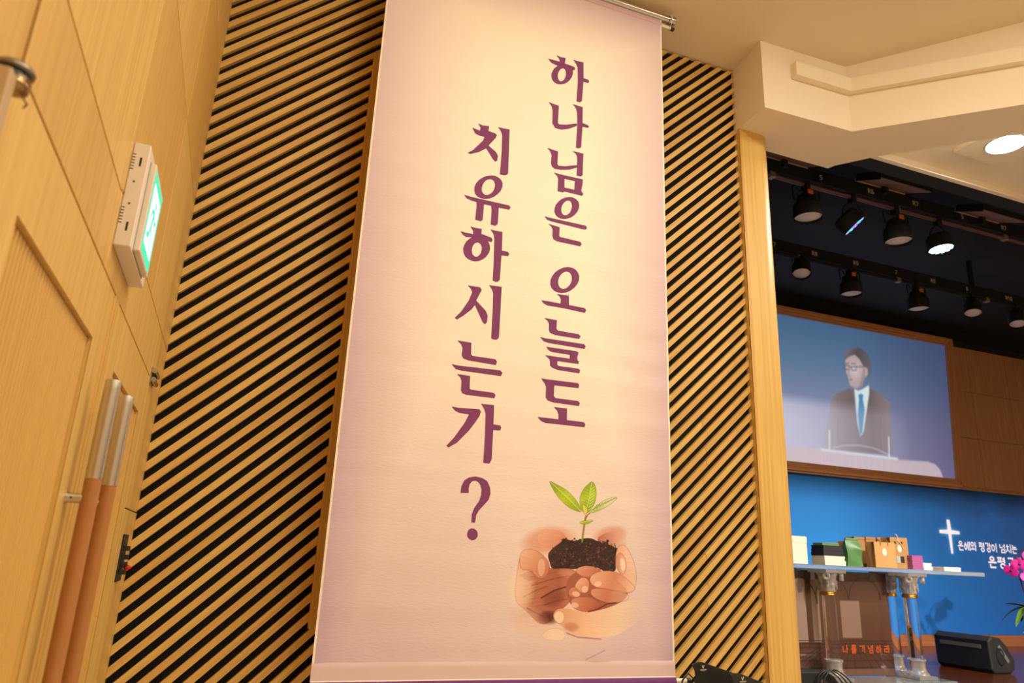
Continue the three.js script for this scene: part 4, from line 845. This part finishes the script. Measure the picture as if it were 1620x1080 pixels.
// ------------------------------------------------------------------ communion table
const TY = 0.073;                                      // its top, relative to the camera
{
  const t = thing('communion_table', 'glass topped table on carved crystal columns with a brown etched panel', 'table', [5.07, 0.8, -5.05]);
  const y = (r) => Y(r) - 0.8, X = (x) => x - 5.07, Z = (z) => z + 5.05;
  mesh('tabletop', rboxAt(-1.24, 1.235, y(0.038), y(TY), -0.4, 0.3, 0.006, 2), M.glassTop, t);
  mesh('base_plate', rboxAt(-1.0, 0.6, 0, 0.022, -0.22, 0.42, 0.005, 2), M.glassTop, t);
  const shaftG = (() => { const g = cyl(0.05, 0.054, 0.475, 24); return g; })();
  const cap = [];
  cap.push(lathe([[0, 0.19], [0.1, 0.19], [0.1, 0.16], [0.088, 0.15], [0.08, 0.1], [0.066, 0.05], [0.066, 0.02], [0.072, 0.012], [0.066, 0], [0, 0]], 28));
  cap.push(rboxAt(-0.125, 0.125, 0.175, 0.205, -0.125, 0.125, 0.005));
  for (const sx of [-1, 1]) for (const sz of [-1, 1]) {
    const v = lathe([[0.012, -0.02], [0.034, -0.02], [0.036, 0], [0.034, 0.02], [0.012, 0.02], [0.01, 0]], 18); v.rotateX(Math.PI / 2); v.rotateY(Math.PI / 4 * sx * sz); v.translate(0.092 * sx, 0.142, 0.092 * sz); cap.push(v);
    for (const yy of [0.05, 0.09]) { const l = new THREE.SphereGeometry(0.02, 10, 8); l.scale(0.8, 1.6, 0.5); l.rotateY(Math.PI / 4 * sx * sz); l.translate(0.056 * sx, yy, 0.056 * sz); cap.push(l); }
  }
  for (let k = 0; k < 8; k++) { const l = new THREE.SphereGeometry(0.02, 10, 8); l.scale(0.9, 2.2, 0.5); l.translate(0, 0.055 + (k % 2) * 0.03, 0.07); l.rotateY(k * Math.PI / 4); cap.push(l); }
  const capG = join(cap);
  const baseG = join([lathe([[0, 0.15], [0.078, 0.15], [0.082, 0.14], [0.078, 0.13], [0.072, 0.125], [0.072, 0.075], [0.08, 0.065], [0.078, 0.055], [0.095, 0.045], [0.1, 0.03], [0.1, 0.02], [0, 0.02]], 28), rboxAt(-0.115, 0.115, 0, 0.024, -0.115, 0.115, 0.004)]);
  const ringG = join([0, 1].map((k) => { const q = new THREE.TorusGeometry(0.056, 0.007, 8, 32); q.rotateX(Math.PI / 2); q.translate(0, k * 0.012, 0); return q; }));
  for (const [x, z] of [[4.575, -4.8], [5.445, -4.8], [5.5, -5.06], [4.55, -5.06]]) {
    const s = mesh('column', shaftG, M.crystal, t); s.position.set(X(x), 0.172 + 0.2375, Z(z)); s.userData.label = 'crystal column';
    const c = mesh('capital', capG, M.frosted, s); c.position.y = 0.2575; 
    c.scale.set(0.82, (y(0.038) - (0.172 + 0.2375 + 0.2575)) / 0.205, 0.82);
    mesh('gold_collar', ringG, M.gold, s).position.y = 0.239;
    const b = mesh('base', baseG, M.frosted, s); b.position.y = -0.2375 - 0.15; b.scale.set(0.86, 1, 0.86);
  }
  // etched panel: a plain pillared interior in brown, with orange lettering
  const etched = canvas(1024, 700, (c, w, h) => {
    
    const g = c.createLinearGradient(0, 0, 0, h); g.addColorStop(0, '#43271f'); g.addColorStop(0.3, '#6a4a3e'); g.addColorStop(0.7, '#61392d'); g.addColorStop(1, '#86685b'); c.fillStyle = g; c.fillRect(0, 0, w, h);
    c.fillStyle = '#b39d90'; for (const [x, ww] of [[20, 110], [160, 90], [300, 70]]) c.fillRect(x, 60, ww, 420);
    c.fillStyle = '#a58e82'; c.fillRect(560, 200, 180, 250); c.strokeStyle = '#23120e'; c.lineWidth = 9;
    for (const [x, r] of [[160, 190], [490, 150], [800, 150]]) { c.beginPath(); c.arc(x, 40 + r, r, Math.PI, 0); c.stroke(); }
    c.fillStyle = '#5f3b30'; c.beginPath(); c.moveTo(0, h); c.lineTo(380, 470); c.lineTo(900, 470); c.lineTo(w, 560); c.lineTo(w, h); c.fill();
    c.strokeStyle = '#2c1813'; c.lineWidth = 5;
    for (let k = -8; k <= 8; k++) { c.beginPath(); c.moveTo(650 + k * 26, 470); c.lineTo(650 + k * 95, h); c.stroke(); }
    for (const y of [470, 490, 515, 550, 600, 650]) { c.beginPath(); c.moveTo(0, y); c.lineTo(w, y); c.stroke(); }
    c.fillStyle = 'rgba(150,120,106,0.6)'; c.fillRect(0, 648, w, 60); c.fillStyle = '#2e1a16'; c.fillRect(0, 644, w, 8);
    hangul(c, '나를기념하라', 548, 497, 54, 54, 78, 9, '#e8641c');
  });
  const pg = rboxAt(X(4.18), X(5.345), 0.026, y(0.03), Z(-4.945), Z(-4.933), 0.002, 1);
  { const p = pg.attributes.position, uv = pg.attributes.uv; for (let i = 0; i < p.count; i++) uv.setXY(i, (p.getX(i) - X(4.18)) / 1.165, (p.getY(i) - 0.026) / (y(0.03) - 0.026)); }
  mesh('etched_panel', pg, phys({ map: etched, color: 0xc4b8b0, roughness: 0.35, clearcoat: 1, clearcoatRoughness: 0.05 }), t);
}

// ------------------------------------------------------------------ gifts on the table
const dots = canvas(128, 128, (c) => { c.fillStyle = '#e4d7c4'; c.fillRect(0, 0, 128, 128); c.fillStyle = '#b58763'; for (const [x, y] of [[32, 32], [96, 96]]) { c.beginPath(); c.arc(x, y, 11, 0, 7); c.fill(); } });
dots.wrapS = dots.wrapT = THREE.RepeatWrapping;
const blackQuilt = canvas(128, 128, (c) => { c.fillStyle = '#16161f'; c.fillRect(0, 0, 128, 128); c.strokeStyle = '#3a3a48'; c.lineWidth = 7; for (const k of [-128, 0, 128]) { c.beginPath(); c.moveTo(k, 0); c.lineTo(k + 128, 128); c.moveTo(k + 128, 0); c.lineTo(k, 128); c.stroke(); } });
blackQuilt.wrapS = blackQuilt.wrapT = THREE.RepeatWrapping;
const G = {
  cream: std({ map: dots, roughness: 0.6 }), black: std({ map: blackQuilt, roughness: 0.5 }),
  green: std({ color: 0x5f8a4a, roughness: 0.5 }), kraft: std({ color: 0xb98a52, roughness: 0.75 }), kraft2: std({ color: 0x9c7040, roughness: 0.8 }),
  pink: std({ color: 0x9c5484, roughness: 0.35 }), pale: std({ color: 0xe6d6c6, roughness: 0.6 }), white: std({ color: 0xc9c4b4, roughness: 0.5 }), kraft3: std({ color: 0x9f7440, roughness: 0.78 }), greenBag: std({ color: 0x4d7a44, roughness: 0.38 }),
};
function giftBox(label, x0, x1, y0, y1, z0, z1, mat, group) {
  const w = x1 - x0, h = y1 - y0, d = z1 - z0;
  const t = thing('gift_box', label, 'box', [(x0 + x1) / 2, Y(y0), (z0 + z1) / 2], 0, group);
  const lid = Math.min(h * 0.45, 0.05);
  const uvm = (g) => { const p = g.attributes.position, n = g.attributes.normal, uv = g.attributes.uv; for (let i = 0; i < p.count; i++) { const a = Math.abs(n.getX(i)), b = Math.abs(n.getY(i)); uv.setXY(i, (a > 0.7 ? p.getZ(i) : p.getX(i)) / 0.026, (b > 0.7 ? p.getZ(i) : p.getY(i)) / 0.026); } return g; };
  mesh('tray', uvm(rboxAt(-w / 2 + 0.002, w / 2 - 0.002, 0, h - 0.001, -d / 2 + 0.002, d / 2 - 0.002, 0.0015)), mat, t);
  mesh('lid', uvm(rboxAt(-w / 2, w / 2, h - lid, h, -d / 2, d / 2, 0.0025, 2)), mat, t);
  return t;
}
giftBox('tall cream dotted gift box standing on the table beside the pilaster', 4.2, 4.462, TY, 0.29, -5.0, -4.87, G.cream);
['lower', 'upper'].forEach((n, k) => giftBox(n + ' flat cream dotted box under the black boxes', 4.616, 4.838 - k * 0.006, TY + k * 0.037, TY + (k + 1) * 0.037, -5.0, -4.85 - k * 0.002, G.cream));
['bottom', 'middle', 'top'].forEach((n, k) => giftBox(n + ' black quilted box of the stack of three', 4.612 + 0.004 * k, 4.828 - 0.003 * k, TY + 0.074 + k * 0.028, TY + 0.074 + (k + 1) * 0.028, -5.0, -4.855 - k * 0.002, G.black));
giftBox('flat green box lying on the black quilted boxes', 4.62, 4.8, TY + 0.158, TY + 0.178, -4.98, -4.87, G.green);
for (let k = 0; k < 6; k++) giftBox('thin pink wrapped box, ' + ['bottom', 'second', 'third', 'fourth', 'fifth', 'topmost'][k] + ' of the six stacked beside the ribbon bag', 5.575 + 0.004 * (k % 2), 5.708 - 0.003 * (k % 3), TY + k * 0.0195, TY + (k + 1) * 0.0195, -4.98, -4.85, G.pink, 'pink boxes in a stack');
giftBox('lower small cream box beside the pink stack', 5.725, 5.845, TY, TY + 0.03, -5.0, -4.88, G.pale);
giftBox('upper small cream box beside the pink stack', 5.728, 5.842, TY + 0.03, TY + 0.06, -5.0, -4.885, G.pale);
giftBox('flat cream dotted box nearest the free end of the table', 5.945, 6.148, TY, TY + 0.034, -4.975, -4.85, G.cream);
// pouch with a folded top
{
  const t = thing('green_pouch', 'green foil pouch with a folded top among the gifts', 'pouch', [4.955, Y(TY), -4.9], rad(-6));
  const g = new THREE.BoxGeometry(0.145, 0.226, 0.075, 10, 14, 6), p = g.attributes.position;
  for (let i = 0; i < p.count; i++) {
    const v = p.getY(i) / 0.226 + 0.5, k = Math.max(0, (v - 0.62) / 0.38);
    let x = p.getX(i) * (1 - 0.13 * k), z = p.getZ(i) * (1 - 0.93 * Math.min(1, k * 1.15));
    z += 0.006 * Math.sin(v * 9 + x * 30) * (1 - k) + 0.012 * k;
    p.setXYZ(i, x, p.getY(i) + 0.113, z);
  }
  g.computeVertexNormals();
  mesh('pouch', g, G.greenBag, t);
  mesh('folded_top', rboxAt(-0.063, 0.063, 0.214, 0.23, 0.004, 0.02, 0.003, 2), G.green, t);
}
function kraftBag(label, x0, x1, ytop, z, depth, opts = {}) {
  const w = x1 - x0, h = ytop - TY;
  const t = thing('paper_bag', label, 'bag', [(x0 + x1) / 2, Y(TY), z - depth / 2], 0, opts.group);
  const th = 0.002, K = opts.tone ? G.kraft3 : G.kraft;
  mesh('front_panel', rboxAt(-w / 2, w / 2, 0, h, depth / 2 - th, depth / 2, 0.0008), K, t);
  mesh('back_panel', rboxAt(-w / 2, w / 2, 0, h, -depth / 2, -depth / 2 + th, 0.0008), G.kraft, t);
  for (const s of [-1, 1]) { // gusset folded inwards
    const sh = new THREE.Shape([[-depth / 2, 0], [depth / 2, 0]].map((q) => new THREE.Vector2(...q)));
    const pl = new THREE.BufferGeometry(), f = 0.018, P = [[0, 0, depth / 2], [0, h, depth / 2], [-s * f, h, 0], [-s * f * 0.15, 0, 0], [0, 0, -depth / 2], [0, h, -depth / 2]];
    const tri = []; const quad = (a, b, c, d) => { for (const i of [a, b, c, a, c, d]) tri.push(s * (w / 2 - 0.001) + P[i][0], P[i][1], P[i][2]); for (const i of [c, b, a, d, c, a]) tri.push(s * (w / 2 - 0.003) + P[i][0], P[i][1], P[i][2]); };
    quad(0, 1, 2, 3); quad(3, 2, 5, 4);
    pl.setAttribute('position', new THREE.Float32BufferAttribute(tri, 3)); pl.computeVertexNormals();
    mesh('side_gusset', pl, G.kraft2, t);
  }
  mesh('base', box(-w / 2, w / 2, 0, 0.003, -depth / 2, depth / 2), G.kraft2, t);
  if (opts.sticker) { const s = cyl(opts.sticker, opts.sticker, 0.002, 28); s.rotateX(Math.PI / 2); s.scale(1, 1.25, 1); s.translate(opts.sx ?? 0, opts.sy, depth / 2 + 0.0005); mesh('sticker', s, G.white, t); }
  if (opts.handles) for (const x of [-w * 0.2, w * 0.16]) mesh('handle', tube([[x, h - 0.03, depth / 2 + 0.002], [x, h + 0.004, depth / 2 + 0.001], [x + 0.01, h + 0.018, 0.01], [x + 0.018, h + 0.0, 0.0]], 0.004, 16, 6), G.kraft2, t);
  if (opts.fold) mesh('folded_top', rboxAt(-w / 2 - 0.001, w / 2 + 0.001, h - 0.02, h, depth / 2 - 0.001, depth / 2 + 0.004, 0.002), G.kraft2, t);
  if (opts.window) {
    mesh('window', rboxAt(-0.045, 0.045, 0.05, 0.105, depth / 2, depth / 2 + 0.001, 0.0004), std({ color: 0x2a3026, roughness: 0.1 }), t);
    mesh('window_contents', rboxAt(-0.045, -0.002, 0.05, 0.105, depth / 2 + 0.0005, depth / 2 + 0.0016, 0.0004), std({ color: 0x9aa0a0, roughness: 0.3 }), t);
    mesh('ribbon', join([tube([[-0.02, h - 0.03, depth / 2 + 0.003], [-0.015, h + 0.0, depth / 2 + 0.006], [-0.035, h + 0.028, depth / 2 + 0.004]], 0.004, 16, 6), tube([[-0.018, h - 0.02, depth / 2 + 0.004], [0.02, h - 0.06, depth / 2 + 0.006], [0.045, h - 0.1, depth / 2 + 0.004]], 0.003, 16, 6)]), std({ color: 0xe7b99a, roughness: 0.5 }), t);
    for (const x of [-0.045, 0.03]) mesh('handle_hole', cyl(0.012, 0.012, 0.002, 20).rotateX(Math.PI / 2).translate(x, h - 0.045, depth / 2 + 0.0005), std({ color: 0x3a2714, roughness: 0.9 }), t);
  }
  return t;
}
kraftBag('kraft paper bag with a pale round sticker, foremost on the table', 5.16, 5.395, 0.284, -4.85, 0.095, { sticker: 0.026, sy: 0.13, sx: -0.008, handles: true });
kraftBag('kraft paper bag with a ribbon and a clear window beside the pink stack', 5.4, 5.6, 0.335, -4.9, 0.1, { sticker: 0.024, sy: 0.168, sx: 0.0, window: true, tone: true });
kraftBag('low kraft bag behind the green pouch', 5.03, 5.15, 0.285, -5.02, 0.1, { tone: true });
kraftBag('upright kraft bag of the back row, behind the pouch', 5.2, 5.32, 0.33, -5.1, 0.1, { fold: true, tone: true });
kraftBag('upright kraft bag of the back row, in the middle', 5.335, 5.45, 0.335, -5.1, 0.1, { fold: true, tone: true });
kraftBag('upright kraft bag of the back row, behind the ribbon bag', 5.465, 5.6, 0.338, -5.1, 0.1, { fold: true, tone: true });
kraftBag('low kraft bag behind the black quilted boxes', 4.98, 5.13, 0.27, -5.2, 0.1, {});

// ------------------------------------------------------------------ stage monitor, gear, orchid
{
  const t = thing('stage_monitor', 'black wedge loudspeaker lying on the glossy stage floor', 'speaker', [6.8, 0.8, -5.1], 0);
  t.scale.set(0.86, 0.88, 0.86);
  // profile across the box (x), extruded along z away from the viewer
  const s = new THREE.Shape([[-0.13, 0.03], [-0.1, 0.0], [0.13, 0.0], [0.185, 0.03], [0.2, 0.1], [0.1, 0.25], [0.03, 0.31], [-0.09, 0.325], [-0.14, 0.29]].map((q) => new THREE.Vector2(...q)));
  const g = new THREE.ExtrudeGeometry(s, { depth: 0.62, bevelEnabled: true, bevelSize: 0.018, bevelThickness: 0.02, bevelSegments: 3 });
  g.translate(0, 0.018, -0.62);
  mesh('cabinet', g, M.blackPlastic, t);
  const grey = std({ color: 0x5a5450, roughness: 0.45 });
  mesh('side_strip', rboxAt(-0.161, -0.152, 0.235, 0.275, -0.56, -0.07, 0.002).rotateZ(0), grey, t);
  mesh('handle_recess', rboxAt(-0.163, -0.155, 0.285, 0.31, -0.38, -0.24, 0.003), M.black, t);
  mesh('end_plate', rboxAt(-0.02, 0.02, -0.1, 0.1, 0.018, 0.026, 0.003).rotateZ(rad(38)).translate(0.05, 0.19, 0), grey, t);
  mesh('end_recess', lathe([[0, 0], [0.06, 0], [0.075, 0.006], [0.06, 0.008], [0, 0.004]], 28).rotateX(Math.PI / 2).scale(0.8, 1.2, 1).translate(0.0, 0.17, 0.019), M.black, t);
  mesh('grille', rboxAt(-0.01, 0.0, 0.02, 0.22, -0.58, -0.04, 0.003).rotateZ(rad(33)).translate(0.222, 0.09, 0), M.blackMetal, t);
  for (const z of [-0.55, -0.05]) mesh('foot', rboxAt(-0.09, 0.14, 0, 0.012, z - 0.02, z + 0.02, 0.003), M.black, t);
}
{
  const t = thing('amplifier_case', 'black equipment case on the stage beside the pilaster with cables over it', 'case', [3.93, 0.8, -4.4], rad(6));
  const s = new THREE.Shape([[-0.2, 0], [0.2, 0], [0.21, 0.03], [0.13, 0.115], [0.06, 0.145], [-0.2, 0.15]].map((q) => new THREE.Vector2(...q)));
  const g = new THREE.ExtrudeGeometry(s, { depth: 0.25, bevelEnabled: true, bevelSize: 0.008, bevelThickness: 0.008, bevelSegments: 2 }); g.translate(0, 0.008, -0.125);
  mesh('case', g, M.blackPlastic, t);
  for (const [x, y] of [[0.0, 0.1], [0.06, 0.07]]) mesh('jack', rod([x, y, 0.13], [x, y, 0.142], 0.012, 16), M.steel, t);
  for (let k = 0; k < 3; k++) { const c = mesh('signal_cable', tube([[3.9, 0.808, -4.25 + k * 0.03], [3.9, Y(-0.68), -4.25 + k * 0.03], [3.98, Y(-0.628 + k * 0.006), -4.25 + k * 0.03], [4.07 + k * 0.012, Y(-0.665), -4.25 + k * 0.03], [4.13 + k * 0.015, Y(-0.73), -4.25 + k * 0.03], [4.17 + k * 0.02, 0.808, -4.25 + k * 0.03]], 0.005, 40, 8), M.blackPlastic); tag(c, ['outermost', 'middle', 'innermost'][2 - k] + ' black signal cable looping over the equipment case', 'cable', 'cables over the equipment case'); }
}
{ // orchid: only its left side is inside the picture
  const t = thing('orchid', 'magenta orchid with dark green leaves at the right edge in front of the backdrop', 'plant', [8.08, 0.8, -5.6]);
  const y = (r) => Y(r) - 0.8, X = (x) => x - 8.08;
  mesh('plant_stand', join([lathe([[0, 0], [0.14, 0], [0.14, 0.012], [0.02, 0.02], [0.02, 0.28], [0.12, 0.29], [0.12, 0.305], [0, 0.305]], 28)]), M.whitePlastic, t);
  mesh('pot', lathe([[0, 0.3], [0.075, 0.3], [0.105, 0.53], [0.11, 0.535], [0.1, 0.538], [0.07, 0.32]], 32), std({ color: 0xe9e4da, roughness: 0.3 }), t);
  mesh('moss', lathe([[0, 0.525], [0.06, 0.522], [0.097, 0.51], [0.09, 0.5], [0, 0.5]], 24), std({ color: 0x4a4a22, roughness: 0.95 }), t);
  const leafMats = [std({ color: 0x1d3313, roughness: 0.35 }), std({ color: 0x6f9a2a, roughness: 0.35 }), std({ color: 0x2d4a1a, roughness: 0.35 })];
  const leafG = (L, W, droop) => {
    const g = new THREE.BoxGeometry(L, 0.004, W, 14, 1, 6), p = g.attributes.position;
    for (let i = 0; i < p.count; i++) { const u = p.getX(i) / L + 0.5, k = Math.sin(Math.PI * Math.min(1, u * 0.92 + 0.08)) ** 0.6, z = p.getZ(i) * k; p.setXYZ(i, u * L, p.getY(i) + 0.35 * Math.abs(z) + L * (0.45 * u - droop * u * u), z); }
    g.computeVertexNormals(); return g;
  };
  for (const [a, L, W, d, m] of [[180, 0.3, 0.07, 1.0, 1], [205, 0.28, 0.09, 0.7, 0], [150, 0.26, 0.09, 0.25, 0], [120, 0.3, 0.08, 0.9, 2], [60, 0.3, 0.08, 0.9, 0], [0, 0.32, 0.085, 1.1, 2], [-60, 0.28, 0.08, 0.8, 1], [240, 0.3, 0.085, 0.2, 0]]) { const l = mesh('leaf', leafG(L, W, d), leafMats[m], t); l.position.set(0, 0.53, 0); l.rotation.y = rad(a); }
  mesh('flower_stem', tube([[0, 0.47, 0], [X(8.0), y(-0.2), 0.02], [X(7.94), y(-0.08), 0.03], [X(7.89), y(0.08), 0.04], [X(7.87), y(0.2), 0.04], [X(7.93), y(0.3), 0.03], [X(8.1), y(0.36), 0.02]], 0.008, 60, 8), std({ color: 0x33202c, roughness: 0.5 }), t);
  const pm = [std({ color: 0xd0188e, roughness: 0.5 }), std({ color: 0xa90f72, roughness: 0.5 })], throat = std({ color: 0x5a0a3c, roughness: 0.5 });
  const petal = (L, W) => { const g = new THREE.SphereGeometry(1, 14, 10); g.scale(W / 2, L / 2, 0.006); g.translate(0, L / 2, 0); const p = g.attributes.position; for (let i = 0; i < p.count; i++) p.setZ(i, p.getZ(i) + 2.2 * p.getX(i) ** 2 + 1.2 * p.getY(i) ** 2 - 0.06 * p.getY(i)); g.computeVertexNormals(); return g; };
  const pA = petal(0.075, 0.085), pB = petal(0.07, 0.05), lipG = new THREE.SphereGeometry(0.014, 12, 8).scale(1, 1.3, 1);
  for (const [x, yy, z, ry, rx, s] of [[7.86, 0.19, 0.08, -50, 10, 1], [7.75, 0.12, 0.06, -70, 25, 0.95], [7.93, 0.07, 0.1, -35, -20, 1], [7.84, 0.11, 0.02, -110, 5, 0.8], [8.02, 0.28, 0.1, -30, 0, 1.1], [8.0, 0.2, 0.02, 20, 0, 1], [8.14, 0.34, 0.05, -20, -10, 1]]) {
    const f = mesh('flower', lipG, throat, t); f.position.set(X(x), y(yy), z); f.rotation.set(rad(rx), rad(ry), 0); f.scale.setScalar(s);
    for (const [a, g, m] of [[90, pA, 0], [-90, pA, 0], [0, pB, 1], [140, pB, 1], [-140, pB, 1]]) { const q = mesh('petal', g, pm[m], f); q.rotation.z = rad(a); }
  }
}
renderer.render(scene, camera);
